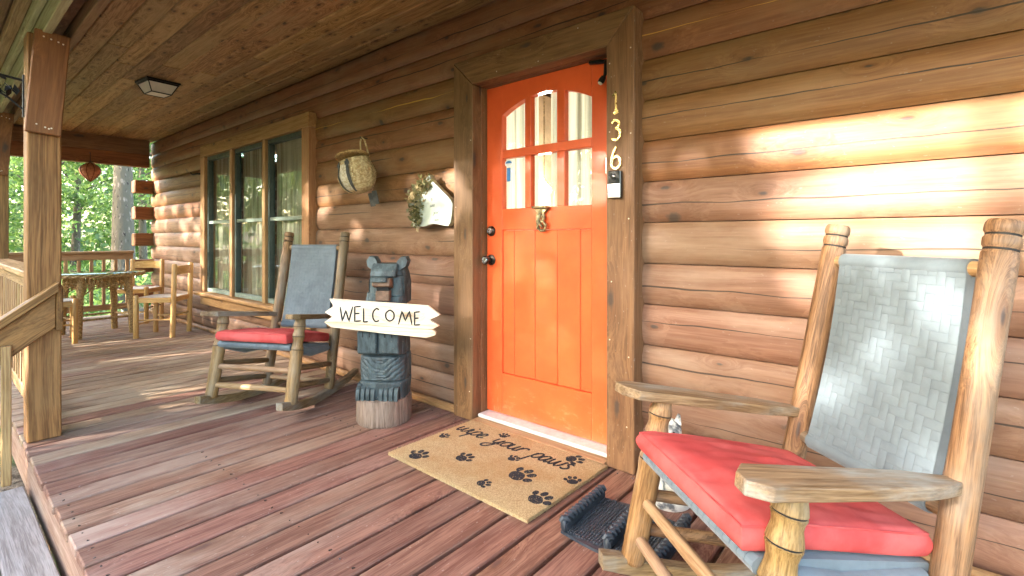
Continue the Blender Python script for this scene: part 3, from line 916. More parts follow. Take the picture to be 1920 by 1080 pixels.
# lit lamp glimpsed through the middle panes
lamp = thing('pendant_lamp', 'small lit twin bulb lamp glimpsed through the middle door pane', 'lamp', (-2.643, 3.6, 1.55))
em = NT('warm_bulb'); ee = em.n('Emission'); ee.inputs[0].default_value = (1, .72, .38, 1); ee.inputs[1].default_value = 14.0; em.l(ee.outputs[0], em.out.inputs['Surface'])
for dx in (-.06, .05):
    b_ = MB(); b_.grid(lambda i, j: (dx + .028 * math.sin(math.pi * j / 10) * math.cos(6.2832 * i / 14), .028 * math.sin(math.pi * j / 10) * math.sin(6.2832 * i / 14), .028 * -math.cos(math.pi * j / 10) - dx * .25), 14, 11, closed_u=True)
    obj('bulb', b_, em.m, lamp, smooth=180)
b_ = MB(); b_.tube([(-.06, 0, .04), (0, 0, .10), (.05, 0, .03)], .006, 6); b_.tube([(0, 0, .10), (0, 0, 1.2)], .005, 6)
obj('fitting', b_, M['brass'], lamp)
ll = bpy.data.lights.new('pendant_lamp_light', 'POINT'); ll.energy = 13; ll.color = (1, .93, .82); ll.shadow_soft_size = .12
lo = bpy.data.objects.new('pendant_lamp_light', ll); lo.location = (0, -.02, -.1); lo.parent = lamp; col.objects.link(lo)

# ================================================================== porch roof
roof = thing('porch_roof', 'wooden porch roof with plank ceiling, beams and square posts', 'porch roof', (-3.5, 1.2, 0))
RO = Vector((-3.5, 1.2, 0))
def rb(name, mat, lo, hi, axis='X', bev=0.004):
    o = board(name, mat, roof, lo, hi, axis, bev); o.location -= RO; return o
ZC = 2.552
y = 0.60; k = 0
while y < 2.2:
    w = 0.137
    cuts = [-9.04] + sorted(random.uniform(-8.2, 1.2) for _ in range(2 + k % 2)) + [1.9]
    cuts = [c for i, c in enumerate(cuts) if i == 0 or c - cuts[i - 1] > 0.9 or i == len(cuts) - 1]
    for a, b in zip(cuts[:-1], cuts[1:]):
        o = rb('ceiling_board', M['ceiling'], (a + 0.0008, y + 0.0012, ZC), (b - 0.0008, min(y + w - 0.0012, 2.232), ZC + 0.018), 'X', 0.0075)
    y += w; k += 1
# beam of two planks with a gap, carried on posts
rb('beam', M['beam_green'], (-9.05, 0.415, 2.225), (1.9, 0.455, 2.55), 'X')
rb('beam', M['beam'], (-9.05, 0.53, 2.225), (1.9, 0.57, 2.551), 'X')
rb('beam_spacer', M['beam'], (-9.0, 0.457, 2.30), (1.9, 0.528, 2.34), 'X')
rb('ceiling_trim', M['beam'], (-8.84, 0.572, 2.51), (1.9, 0.612, 2.55), 'X')
rb('trim_strip', M['beam_green'], (-9.05, 0.385, 2.33), (1.9, 0.413, 2.50), 'X')
rb('trim_strip', M['rail'], (-9.05, 0.33, 2.40), (1.9, 0.383, 2.46), 'X')
# end beam across the porch
rb('end_beam', M['beam'], (-8.98, 0.572, 2.345), (-8.845, 2.165, 2.55), 'Y')
rb('end_beam', M['brace'], (-8.975, 0.572, 2.155), (-8.85, 2.165, 2.342), 'Y')
# posts with nailed plates
def post(px, py=0.358, w=0.14):
    rb('post', M['post'], (px - w, py, 0.002), (px, py + w, 2.222), 'Z', 0.006)
    mb = MB()
    mb.box((0, 0, 0), (0.56, 0.146, 0.038), 0.004)
    mw = Matrix.Translation(Vector((px + 0.0215, py + 0.080, 1.955)) - RO) @ Matrix.Rotation(R(-4.0), 4, 'X') @ frame_matrix((0, 0, 0), (0, 0, 1), (0, 1, 0))
    o = obj('post_plate', mb, M['brace'], roof, mw=mw)
    nb = MB()
    for u, v in [(.245, -.035), (.24, -.005), (.235, .025), (.23, .045), (-.235, -.03), (-.245, .005), (-.25, .02), (-.245, .03)]:
        nb.box((u, v, -0.019), (.008, .008, .004), .002)
    link('nail_heads', nb.mesh('nail_heads'), M['nail'], o)['kind'] = 'stuff'
for px in (-3.705, -6.36, -8.87, 1.25):
    post(px)
# rafters and eave boards outside the beam
for i in range(6):
    y1 = 0.33 - i * 0.115; y0 = y1 - 0.112
    zz = 2.475 - i * 0.017
    rb('soffit_board', M['beam'], (-9.3, y0, zz), (2.2, y1, zz + 0.018), 'X')
rb('eave_fascia', M['rail'], (-9.3, -0.40, 2.345), (2.2, -0.363, 2.49), 'X')
mb = MB()
mb.add([(-9.4, -0.45, 2.50), (2.3, -0.45, 2.50), (2.3, 2.6, 3.25), (-9.4, 2.6, 3.25), (-9.4, -0.45, 2.53), (2.3, -0.45, 2.53), (2.3, 2.6, 3.28), (-9.4, 2.6, 3.28)],
       [(0, 1, 2, 3), (4, 7, 6, 5), (0, 4, 5, 1), (2, 6, 7, 3), (0, 3, 7, 4), (1, 5, 6, 2)])
mb.add([(-9.4, 2.6, 3.25), (2.3, 2.6, 3.25), (2.3, 5.8, 3.6), (-9.4, 5.8, 3.6)], [(0, 1, 2, 3)])
mb.add([(-9.0, 0.4, 2.58), (1.95, 0.4, 2.58), (1.95, 2.4, 2.58), (-9.0, 2.4, 2.58)], [(0, 1, 2, 3)])
obj('roof_deck', mb, M['beam'], roof, mw=Matrix.Translation(-RO))

# ================================================================== railings
def railing(label, p0, p1, ncap, along, group=None):
    """straight railing from p0 to p1 (deck points)"""
    p0 = Vector(p0); p1 = Vector(p1); L = (p1 - p0).length
    t = thing('porch_railing', label, 'railing', p0, math.atan2(p1.y - p0.y, p1.x - p0.x), group)
    board('top_rail', M['rail'], t, (0, -0.07, 0.885), (L, 0.07, 0.923), 'X', 0.006)
    board('upper_rail', M['rail'], t, (0.0, -0.02, 0.80), (L, 0.02, 0.883), 'X', 0.004)
    board('lower_rail', M['rail'], t, (0.0, -0.02, 0.085), (L, 0.02, 0.165), 'X', 0.004)
    n = int(L / 0.132)
    for i in range(n):
        xx = (i + 0.5) * L / n
        board('baluster', M['rail'], t, (xx - 0.019, -0.0195, 0.167), (xx + 0.019, 0.0195, 0.798), 'Z', 0.003)
    return t
railing('front porch railing between the two nearest posts', (-6.358, 0.43, 0), (-3.847, 0.43, 0), 0, 'X')
railing('front porch railing beyond the second post', (-8.868, 0.43, 0), (-6.502, 0.43, 0), 0, 'X')
railing('end railing behind the dining chairs, below the hanging lantern', (-8.93, 0.50, 0), (-8.93, 1.98, 0), 0, 'Y')
# stair railing
sr = thing('stair_railing', 'sloping stair handrail bolted to the nearest square post', 'railing', (-3.64, 0.45, 0.0))
SO = Vector((-3.64, 0.45, 0.0))
sl_ = 0.80
def rail_prism(name, pts, x0, x1, mat):
    # pts in (y,z); local X along slope
    a = math.atan(sl_)
    mb = MB()
    c, s_ = math.cos(a), math.sin(a)
    loc = [((p[0] - SO.y) * c + p[1] * s_, -(p[0] - SO.y) * s_ + p[1] * c) for p in pts]
    area = sum(loc[i][0] * loc[(i + 1) % len(loc)][1] - loc[(i + 1) % len(loc)][0] * loc[i][1] for i in range(len(loc)))
    if area < 0: loc = loc[::-1]
    mb.prism(loc, 0, x1 - x0)
    me = mb.mesh(name)
    bm = bmesh.new(); bm.from_mesh(me)
    bmesh.ops.bevel(bm, geom=list(bm.edges), offset=0.004, segments=1, affect='EDGES', profile=0.5)
    bm.to_mesh(me); bm.free()
    mw = frame_matrix((x0 - SO.x, 0, 0), (0, c, s_), (0, -s_, c))
    return link(name, me, mat, sr, mw=mw)
def zline(y, z0): return z0 + (y - 0.46) * sl_
ya, yb = 0.468, -0.95
rail_prism('side_board', [(ya, zline(ya, 0.615)), (ya, zline(ya, 0.80)), (yb, zline(yb, 0.80)), (yb, zline(yb, 0.615))], -3.70, -3.66, M['post'])
rail_prism('handrail', [(ya + .01, zline(ya + .01, 0.803)), (ya + .01, zline(ya + .01, 0.856)), (yb, zline(yb, 0.856)), (yb, zline(yb, 0.803))], -3.715, -3.625, M['post'])
def srb(name, lo, hi, axis='Z', mat=M['post']):
    o = board(name, mat, sr, lo, hi, axis, 0.004); o.location -= SO; return o
srb('end_block', (-3.70, ya + 0.002, 0.60), (-3.655, ya + 0.03, 0.845))
for yy in (0.275, 0.10, -0.07, -0.24, -0.41):
    srb('baluster', (-3.658, yy - 0.019, -0.168 - 0.25 * max(0, (0.22 - yy))), (-3.621, yy + 0.019, zline(yy, 0.70)), mat=M['rail'])
srb('newel_post', (-3.72, -1.04, -1.0), (-3.63, -0.95, 0.0))

# ================================================================== rocking chairs
# local frame: -Y is forward, X to the viewer's right when facing the chair
def rocker_z(b):                      # underside of the rocker at forward distance b
    return max(0.0, (b + 0.13) ** 2 * 0.34)
def make_rocker(label, loc, th):
    t = thing('rocking_chair', label, 'rocking chair', loc, th, 'rocking chairs on the porch')
    P3 = lambda a, b, c: Vector((a, -b, c))
    for s in (-1, 1):
        # back posts with ringed finials
        p0 = P3(s * .252, -.193, .045); p1 = P3(s * .238, -.430, 1.150)
        prof = [(0, .029), (.02, .033), (.25, .0345), (.5, .0345), (.75, .034), (.930, .0345), (.934, .0315), (.938, .0300), (.942, .0315), (.946, .0345),
                (.953, .0352), (.962, .0350), (.966, .0320), (.969, .0305), (.972, .0320), (.976, .0350), (.985, .0355), (.994, .0340), (1.0, .0300)]
        turned('back_post', M['hickory'], t, p0, p1, prof, 22, .03)
        for f_ in (.938, .969):
            turned('burnt_ring', M['ink'], t, p0.lerp(p1, f_ - .0022), p0.lerp(p1, f_ + .0022), [(0, .0318), (1, .0318)], 20)
        # turned front legs
        q0 = P3(s * .288, .269, .088); q1 = P3(s * .284, .167, .595)
        prof = [(0, .028), (.012, .034), (.03, .0365), (.3, .0375), (.56, .0365), (.600, .0385), (.628, .0395), (.632, .0365), (.638, .0365), (.642, .039), (.665, .036), (.70, .0315),
                (.735, .0300), (.765, .0335), (.785, .0370), (.789, .0335), (.794, .0335), (.798, .0370), (.820, .0350), (.86, .0305), (.885, .0320), (.905, .0360), (.909, .0325), (.914, .0325), (.918, .0360), (.94, .0345), (.97, .0310), (1.0, .0305)]
        turned('front_leg', M['hickory_gold'], t, q0, q1, prof, 22, .03)
        for f_, r_ in ((.635, .0374), (.7915, .0344), (.9115, .0334)):
            turned('burnt_ring', M['ink'], t, q0.lerp(q1, f_ - .0028), q0.lerp(q1, f_ + .0028), [(0, r_), (1, r_)], 20)
        # arm
        mb = MB()
        tip = P3(s * .300, .300, .630); bk = P3(s * .246, -.262, .548)
        mw = axis_matrix(bk, tip)
        L = (tip - bk).length
        o_ = s       # outer side sign in local y: local y = up x X
        yl = 1 if (mw.to_3x3() @ Vector((0, 1, 0))).x * s > 0 else -1
        prof2 = [(-.02, -.018), (.06, -.030), (.10, -.040), (.30, -.046), (L - .045, -.052), (L, -.012), (L + .012, .030), (L - .03, .058), (.30, .052), (.12, .046), (.055, .036), (-.02, .018)]
        poly = [(x_, y_ * yl) for x_, y_ in prof2]
        if yl < 0: poly = poly[::-1]
        mb.prism(poly, -.014, .016)
        me = mb.mesh('arm')
        bm = bmesh.new(); bm.from_mesh(me)
        bmesh.ops.bevel(bm, geom=list(bm.edges), offset=.004, segments=2, affect='EDGES', profile=0.5)
        bm.to_mesh(me); bm.free()
        link('arm', me, M['arm'], t, mw=mw)
        # side rungs
        turned('rung', M['hickory'], t, P3(s * .286, .225, .300), P3(s * .250, -.235, .215), [(0, .013), (.08, .018), (.5, .0195), (.92, .018), (1, .013)], 14, .05)
        turned('rung', M['hickory'], t, P3(s * .287, .248, .195), P3(s * .252, -.212, .105), [(0, .013), (.08, .018), (.5, .0195), (.92, .018), (1, .013)], 14, .05)
        # rocker runner
        mb = MB(); nb = 18
        b0, b1 = .372, -.565
        for i in range(nb):
            b = b0 + (b1 - b0) * i / (nb - 1)
            z0 = rocker_z(b); h = .052 - (.018 * max(0, (-b - .35) / .2) if b < -.35 else 0) - (.006 if i == 0 else 0)
            xc = s * (.288 - .040 * max(0, min(1, (.27 - b) / .46)))
            for (dx, dz) in ((-.022, .004), (-.018, 0), (.018, 0), (.022, .004), (.022, h - .004), (.018, h), (-.018, h), (-.022, h - .004)):
                mb.v.append((xc + dx, -b, z0 + dz))
        for i in range(nb - 1):
            for k_ in range(8):
                k2 = (k_ + 1) % 8
                mb.f.append((i * 8 + k_, i * 8 + k2, i * 8 + 8 + k2, i * 8 + 8 + k_)); mb.mi.append(0)
        mb.f.append(tuple(range(8))); mb.f.append(tuple((nb - 1) * 8 + k_ for k_ in range(8))); mb.mi += [0, 0]
        # rotate into grain-along-X frame
        mb.v = [(-p[1], p[0], p[2]) for p in mb.v]
        obj('rocker', mb, M['arm'], t, smooth=40, mw=frame_matrix((0, 0, 0), (0, -1, 0), (1, 0, 0)))
    # front and back rungs
    for (b, c) in ((.233, .285), (.256, .172)):
        turned('rung', M['rung'], t, P3(-.288, b, c), P3(.288, b, c), [(0, .012), (.07, .017), (.5, .0185), (.93, .017), (1, .012)], 14, .05)
    turned('rung', M['rung'], t, P3(-.25, -.203, .10), P3(.25, -.203, .10), [(0, .012), (.07, .016), (.5, .017), (.93, .016), (1, .012)], 14, .05)
    def bp(c): f = (c - .045) / 1.105; return -.193 + f * -.237
    for c in (1.035, .475):
        turned('back_rail', M['rung'] if c > 1 else M['hickory'], t, P3(-.245, bp(c), c), P3(.245, bp(c), c), [(0, .013), (.06, .019), (.5, .0205), (.94, .019), (1, .013)], 14, .03)
    # woven back: 2/2 twill of flat tapes, wrapped round the two rails
    mb = MB()
    C0, C1 = .455, 1.058; hw = .188; cell = .0225
    ncx = int(2 * hw / cell); ncy = int((C1 - C0) / cell)
    cwx = 2 * hw / ncx; cwy = (C1 - C0) / ncy
    def surf(u, v, off):               # u across, v up
        c = C0 + v
        sag = -.016 * math.sin(math.pi * min(1, max(0, v / (C1 - C0))))
        bb = bp(c) + .022 + sag + off
        wrap = max(0, (c - (C1 - .02)) / .02); bb -= .010 * wrap * wrap
        wr0 = max(0, ((C0 + .02) - c) / .02); bb -= .010 * wr0 * wr0
        return (u, -bb, c)
    def pillow(u0, u1, v0, v1):
        g = .0003; e = .0034
        us = [u0 + g, u0 + e, u1 - e, u1 - g]; vs_ = [v0 + g, v0 + e, v1 - e, v1 - g]
        o = len(mb.v)
        for j, vv in enumerate(vs_):
            for i, uu in enumerate(us):
                edge = (i in (0, 3)) + (j in (0, 3))
                off = .0003 if edge == 0 else (-.0007 if edge == 1 else -.0011)
                mb.v.append(surf(uu, vv, off))
        for j in range(3):
            for i in range(3):
                mb.f.append((o + j * 4 + i, o + j * 4 + i + 1, o + j * 4 + 5 + i, o + j * 4 + 4 + i)); mb.mi.append(0)
    done = set()
    for j in range(ncy):
        for i in range(ncx):
            if (i, j) in done: continue
            ph = (i + j) % 4
            if ph in (0, 1):           # warp on top: vertical float
                j2 = j
                while j2 + 1 < ncy and (i + j2 + 1) % 4 in (0, 1) and j2 + 1 - j < 2: j2 += 1
                for q in range(j, j2 + 1): done.add((i, q))
                pillow(-hw + i * cwx, -hw + (i + 1) * cwx, j * cwy, (j2 + 1) * cwy)
            else:
                i2 = i
                while i2 + 1 < ncx and (i2 + 1 + j) % 4 in (2, 3) and (i2 + 1, j) not in done and i2 + 1 - i < 2: i2 += 1
                for q in range(i, i2 + 1): done.add((q, j))
                pillow(-hw + i * cwx, -hw + (i2 + 1) * cwx, j * cwy, (j + 1) * cwy)
    # backing sheet closes the gaps
    nb_ = 20
    mb.grid(lambda i, j: (lambda p: (p[0], p[1], p[2]))(surf(-hw + 2 * hw * i / 3, (C1 - C0) * j / nb_, -.0035)), 4, nb_ + 1)
    # rear side and rounded top
    mb.grid(lambda i, j: (lambda p: (p[0], p[1] + .030, p[2]))(surf(-hw + 2 * hw * i / 3, (C1 - C0) * j / nb_, 0)), 4, nb_ + 1)
    for cc in (C1 - .023, C0 + .020):
        mb.tube([(-hw, -bp(cc), cc), (hw, -bp(cc), cc)], .0245, 16)
    for sx in (-1, 1):
        mb.grid(lambda i, j: (lambda p: (p[0], p[1] + (.002 if i == 0 else .029), p[2]))(surf(sx * (hw - .0005), (C1 - C0) * j / nb_, 0)), 2, nb_ + 1)
    link('woven_back', mb.mesh('woven_back', 30, fix=False), M['tape'], t)
    # woven seat
    def seat_z(b): return .333 + (b + .27) * .190
    mb = MB(); ns = 20
    for i in range(ns):
        u = -1 + 2 * (i + .5) / ns
        bf, bb = .232, -.235
        o = len(mb.v)
        ring = []
        for (b, dz) in ((bf - .004, .020), (bf + .010, .010), (bf + .014, 0), (bf + .010, -.012), (bf - .006, -.022), (bb, -.022), (bb - .014, 0), (bb, .020)):
            ring.append((b, seat_z(b) + dz))
        wd = 1.0 / ns
        for sd in (-1, 1):
            for (b, z) in ring:
                half = .262 + (.222 - .262) * (bf - b) / (bf - bb)
                uu = (u + sd * (wd * .94)) * half
                mb.v.append((uu, -b, z))
        n8 = 8
        for k_ in range(n8):
            k2 = (k_ + 1) % n8
            mb.f.append((o + k_, o + k2, o + n8 + k2, o + n8 + k_)); mb.mi.append(0)
        mb.f.append(tuple(o + k_ for k_ in range(n8))); mb.f.append(tuple(o + n8 + k_ for k_ in range(n8))); mb.mi += [0, 0]
    for s in (-1, 1):
        mb.tube([P3(s * .255, .205, seat_z(.205) - .010), P3(s * .250, .02, seat_z(0) - .030), P3(s * .226, -.21, seat_z(-.21) - .012)], [.022, .030, .022], 12)
    obj('woven_seat', mb, M['tape'], t, smooth=35)
    turned('seat_rail', M['hickory_gold'], t, P3(-.285, .212, seat_z(.21) - .001), P3(.285, .212, seat_z(.21) - .001), [(0, .012), (.1, .018), (.9, .018), (1, .012)], 12)
    turned('seat_rail', M['hickory'], t, P3(-.25, -.250, .335), P3(.25, -.250, .335), [(0, .012), (.1, .016), (.9, .016), (1, .012)], 12)
    return t
ch1 = make_rocker('rocking chair in front of the window, left of the bear carving', (-3.363, 1.551, 0), R(27.6))
ch2 = make_rocker('large nearest rocking chair with sun dappled woven back, right of the door', (-.318, 1.456, 0), R(-40.3))

def make_cushion(label, loc, th, seed):
    t = thing('seat_cushion', label, 'cushion', loc, th, 'red cushions on the rocking chairs')
    nu, nv = 46, 40
    mb = MB()
    TH = .078
    def outline(u, v):                 # u,v in -1..1 -> a,b
        b = -.232 + (v + 1) / 2 * .492
        half = .232 + (.250 - .232) * (v + 1) / 2
        if v > .72: half += .010
        return u * half, b
    def thick(u, v):
        e = max(abs(u), abs(v))
        return (1 - e ** 9) ** .5
    def top(i, j, sgn):
        u = -1 + 2 * i / (nu - 1); v = -1 + 2 * j / (nv - 1)
        # gather samples towards the rim
        u = math.copysign(1 - (1 - abs(u)) ** 1.5, u); v = math.copysign(1 - (1 - abs(v)) ** 1.5, v)
        a, b = outline(u, v)
        cr = 1 - .035 * (abs(u) ** 6) * (abs(v) ** 6)
        a *= cr
        base = .362 + (b + .27) * .190
        if sgn > 0:
            e = max(abs(u), abs(v))
            dome = math.cos(u * 1.5) * math.cos(v * 1.5)
            wr = .0075 * mnoise.noise(Vector((a * 6 + seed, b * 15, seed))) + .0080 * mnoise.noise(Vector((a * 30, b * 5 + seed, seed * 2)))
            z = base + TH * (.80 + .26 * max(0, dome) ** .7) - .006 * max(0, (e - .94) / .06) ** 2 + wr * (1 - e ** 6)
        else:
            z = base + TH * .12 * (1 - thick(u, v))
        if v > 0: z -= .012 * v ** 3
        return (a, -b, z)
    o0 = 0
    mb.grid(lambda i, j: top(i, j, 1), nu, nv)
    mb.grid(lambda i, j: top(i, j, -1), nu, nv)
    n1 = nu * nv
    rim = [i for i in range(nu)] + [j * nu + nu - 1 for j in range(1, nv)] + [(nv - 1) * nu + i for i in range(nu - 2, -1, -1)] + [j * nu for j in range(nv - 2, 0, -1)]
    # side wall with bulge and gathers
    m_ = len(rim); S = 6; base_i = len(mb.v)
    cen = Vector((0, 0, .45))
    for q, r_ in enumerate(rim):
        A = Vector(mb.v[r_]); B = Vector(mb.v[r_ + n1])
        for s_ in range(1, S):
            f = s_ / S
            p = A.lerp(B, f)
            d = Vector((p.x, p.y, 0)).normalized()
            bul = .009 * math.sin(math.pi * f) + .0060 * math.sin(math.pi * f) * mnoise.noise(Vector((q * .38, f * 1.2, seed)))
            mb.v.append(tuple(p + d * bul))
    def idx(q, s_):
        q %= m_
        if s_ == 0: return rim[q]
        if s_ == S: return rim[q] + n1
        return base_i + q * (S - 1) + s_ - 1
    for q in range(m_):
        for s_ in range(S):
            mb.f.append((idx(q, s_), idx(q + 1, s_), idx(q + 1, s_ + 1), idx(q, s_ + 1))); mb.mi.append(0)
    obj('cover', mb, M['cushion'], t, smooth=70)
    pb = MB()
    pb.tube([tuple(Vector(mb.v[r_]) + Vector((0, 0, .0015))) for r_ in rim] + [tuple(Vector(mb.v[rim[0]]) + Vector((0, 0, .0015)))], .0026, 6, False)
    obj('piping', pb, M['cushion'], t, smooth=60)
    return t
make_cushion('red seat cushion on the rocking chair by the window', (-3.363, 1.551, 0), R(27.6), 3.1)
make_cushion('red seat cushion on the large nearest rocking chair', (-.318, 1.456, 0), R(-40.3), 8.7)

# ================================================================== carved bear
BL = (-2.545, 1.815, 0); BT = R(36)
bear = thing('bear_carving', 'blue black carved wooden bear standing on a stump by the door', 'statue', BL, BT)
bear.scale = (1.0, 1.0, .955)
mb = MB(); seg = 72
def stump_fn(i, j):
    a = 2 * math.pi * i / seg; zz = [0, .012, .05, .10, .145, .160, .163][j]
    d = abs(((a - math.radians(268) + math.pi) % (2 * math.pi)) - math.pi)
    r = .163 * (1 + .025 * mnoise.noise(Vector((math.cos(a) * 2, math.sin(a) * 2, zz * 3))) + .012 * mnoise.noise(Vector((math.cos(a) * 14, math.sin(a) * 14, zz * 3))))
    if j in (0, 6): r -= .006
    if d < .032: r -= .035
    return (zz, r * math.cos(a + 0), r * math.sin(a))
# local X up so the grain runs upwards
mb.grid(stump_fn, seg, 7, closed_u=True)
mb.f.append(tuple(range(seg))); mb.f.append(tuple(6 * seg + i for i in range(seg))); mb.mi += [0, 0]
obj('stump', mb, M['stump'], bear, smooth=40, mw=frame_matrix((0, 0, 0), (0, 0, 1), (1, 0, 0)))
# body column with chiselled fur
def body_fn(nu, nv):
    def fn(i, j):
        a = 2 * math.pi * i / nu; f = j / (nv - 1); z = .16 + .66 * f
        ca, sa = math.cos(a), math.sin(a)
        w = .130 + .012 * math.sin(f * 5.5); d = .120 + .01 * math.sin(f * 4)
        if z < .28: w += .004
        if z > .74: w -= (z - .74) * .25
        ex = 2.0 / 3.2
        x_ = w * math.copysign(abs(ca) ** ex, ca); y_ = d * math.copysign(abs(sa) ** ex, sa)
        # chisel grooves: diagonal over the haunches, long vertical on the flanks
        if .29 < z < .425 and sa < -.2:
            g = math.sin((z - .29) * 180 + (x_ if x_ > 0 else -x_) * -150 + 1.5 * mnoise.noise(Vector((x_ * 20, z * 20, 1))))
            y_ += .009 * max(0, g) ** 3
        elif sa > -.2 or z > .45:
            g = math.sin(a * 16 + z * 22 + 3 * mnoise.noise(Vector((a * 2, z * 5, 4))))
            k_ = 1 - .055 * max(0, g) ** 4
            x_ *= k_; y_ *= k_
        for zc, wd, dp in ((.435, .010, .020), (.278, .008, .016), (.60, .02, .012)):
            q = max(0, 1 - abs(z - zc) / wd); x_ *= 1 - dp * 6 * q * .5; y_ += dp * q if sa < 0 else 0
        return (x_, y_, z)
    return fn
mb = MB(); NU, NV = 120, 90
mb.grid(body_fn(NU, NV), NU, NV, closed_u=True)
mb.f.append(tuple(range(NU))); mb.f.append(tuple((NV - 1) * NU + i for i in range(NU))); mb.mi += [0, 0]
obj('body', mb, M['bear'], bear, smooth=35, loc=(.014, 0, 0))
# feet: four toes each
for s in (-1, 1):
    mb = MB()
    for q in range(4):
        xx = s * .069 + (q - 1.5) * .030
        h = .098 - .004 * abs(q - 1.5)
        poly = [(-.085, 0), (.03, 0), (.03, h + .012), (-.045, h), (-.078, h * .72), (-.085, h * .4)]
        vs = []
        o = len(mb.v)
        for wx in (-.0135, .0135):
            for (yy, zz) in poly: mb.v.append((xx + wx * (1 if yy > -.07 else .8), yy - .055, .163 + zz))
        n6 = len(poly)
        mb.f.append(tuple(o + i for i in range(n6))); mb.f.append(tuple(o + n6 + i for i in reversed(range(n6)))); mb.mi += [0, 0]
        for i in range(n6):
            j = (i + 1) % n6; mb.f.append((o + i, o + j, o + n6 + j, o + n6 + i)); mb.mi.append(0)
    obj('foot', mb, M['bear'], bear)
    mb = MB(); mb.box((s * .069, -.075, .205), (.118, .09, .080), .004)
    obj('foot_core', mb, M['bear_dark'], bear)
# paws holding the sign
for s in (-1, 1):
    pb = MB()
    poly = [(-.150, .455), (-.105, .440), (-.06, .455), (-.06, .590), (-.128, .600), (-.158, .585)]
    o = 0
    for wx in (-.058, .058):
        for (yy, zz) in poly: pb.v.append((s * .066 + wx, yy, zz))
    pb.f += [tuple(range(6)), tuple(6 + i for i in reversed(range(6)))]
    pb.f += [(i, (i + 1) % 6, 6 + (i + 1) % 6, 6 + i) for i in range(6)]; pb.mi += [0] * 8
    me = pb.mesh('paw'); bm = bmesh.new(); bm.from_mesh(me)
    bmesh.ops.bevel(bm, geom=list(bm.edges), offset=.007, segments=1, affect='EDGES', profile=0.5); bm.to_mesh(me); bm.free()
    pw = link('paw', me, M['bear'], bear, loc=(.012, 0, 0))
    for q in (-.022, .018):
        cbm = MB()
        cbm.box((s * .066 + q, -.1545, .572), (.007, .010, .034), .002, Euler((R(-6), 0, 0)).to_matrix())
        link('claw', cbm.mesh('claw'), M['bear_dark'], pw)
# head
mb = MB(); NU, NV = 64, 30
def head_fn(i, j):
    a = 2 * math.pi * i / NU; f = j / (NV - 1); z = .755 + .245 * f
    ca, sa = math.cos(a), math.sin(a)
    w = .118 - .028 * max(0, (f - .45) / .55) ** 1.6 - .004 * (1 - f)
    d = .118 - .035 * max(0, (f - .5) / .5) ** 1.5
    ex = 2 / 3.4
    x_ = w * math.copysign(abs(ca) ** ex, ca); y_ = d * math.copysign(abs(sa) ** ex, sa)
    if sa < -.5 and .2 < f < .72: y_ += .012
    g = math.sin(a * 13 + z * 40 + 3 * mnoise.noise(Vector((a * 2, z * 9, 7))))
    if abs(ca) > .62: x_ *= 1 - .05 * max(0, g) ** 3
    return (x_, y_, z)
mb.grid(head_fn, NU, NV, closed_u=True)
mb.f.append(tuple(range(NU))); mb.f.append(tuple((NV - 1) * NU + i for i in range(NU))); mb.mi += [0, 0]
obj('head', mb, M['bear'], bear, smooth=35, loc=(.04, 0, 0))
def slab(name, mat, x0, x1, poly, bev=.005):
    """poly in (y,z), extruded across x"""
    b_ = MB(); n_ = len(poly)
    for xx in (x0, x1):
        for p in poly: b_.v.append((xx, p[0], p[1]))
    b_.f += [tuple(range(n_)), tuple(n_ + i for i in reversed(range(n_)))] + [(i, (i + 1) % n_, n_ + (i + 1) % n_, n_ + i) for i in range(n_)]
    b_.mi += [0] * (n_ + 2)
    me = b_.mesh(name); bm = bmesh.new(); bm.from_mesh(me)
    bmesh.ops.bevel(bm, geom=list(bm.edges), offset=bev, segments=1, affect='EDGES', profile=0.5); bm.to_mesh(me); bm.free()
    return link(name, me, mat, bear, loc=(.04, 0, 0))
slab('brow', M['bear'], -.082, .072, [(-.135, .925), (-.09, .915), (-.06, 1.0), (-.085, 1.004), (-.125, .955)])
slab('muzzle', M['bear_brown'], -.058, .050, [(-.170, .868), (-.10, .850), (-.10, .915), (-.160, .917)])
slab('nose', M['bear'], -.064, .030, [(-.181, .893), (-.135, .893), (-.13, .926), (-.178, .920)], .004)
slab('jaw', M['bear_brown'], -.045, .038, [(-.150, .775), (-.09, .775), (-.09, .842), (-.140, .840)])
slab('mouth', M['bear_dark'], -.040, .036, [(-.140, .838), (-.09, .838), (-.09, .870), (-.148, .868)], .003)
for s in (-1, 1):
    eb = MB()
    pts = [(s * .045, .965), (s * .080, .957), (s * .118, .982), (s * .128, 1.020), (s * .112, 1.048), (s * .082, 1.046), (s * .062, 1.022)]
    if s < 0: pts = pts[::-1]
    n_ = len(pts)
    for yy, sc in ((-.075, .92), (-.06, 1.0), (-.012, 1.0), (.0, .9)):
        for p in pts: eb.v.append((s * .09 + (p[0] - s * .09) * sc, yy + (p[1] - 1.0) * .25, 1.0 + (p[1] - 1.0) * sc))
    for r_ in range(3):
        for i in range(n_):
            j = (i + 1) % n_; eb.f.append((r_ * n_ + i, r_ * n_ + j, (r_ + 1) * n_ + j, (r_ + 1) * n_ + i)); eb.mi.append(0)
    eb.f += [tuple(range(n_)), tuple(3 * n_ + i for i in range(n_))]; eb.mi += [0, 0]
    obj('ear', eb, M['bear'], bear, smooth=30, loc=(.04, 0, 0))

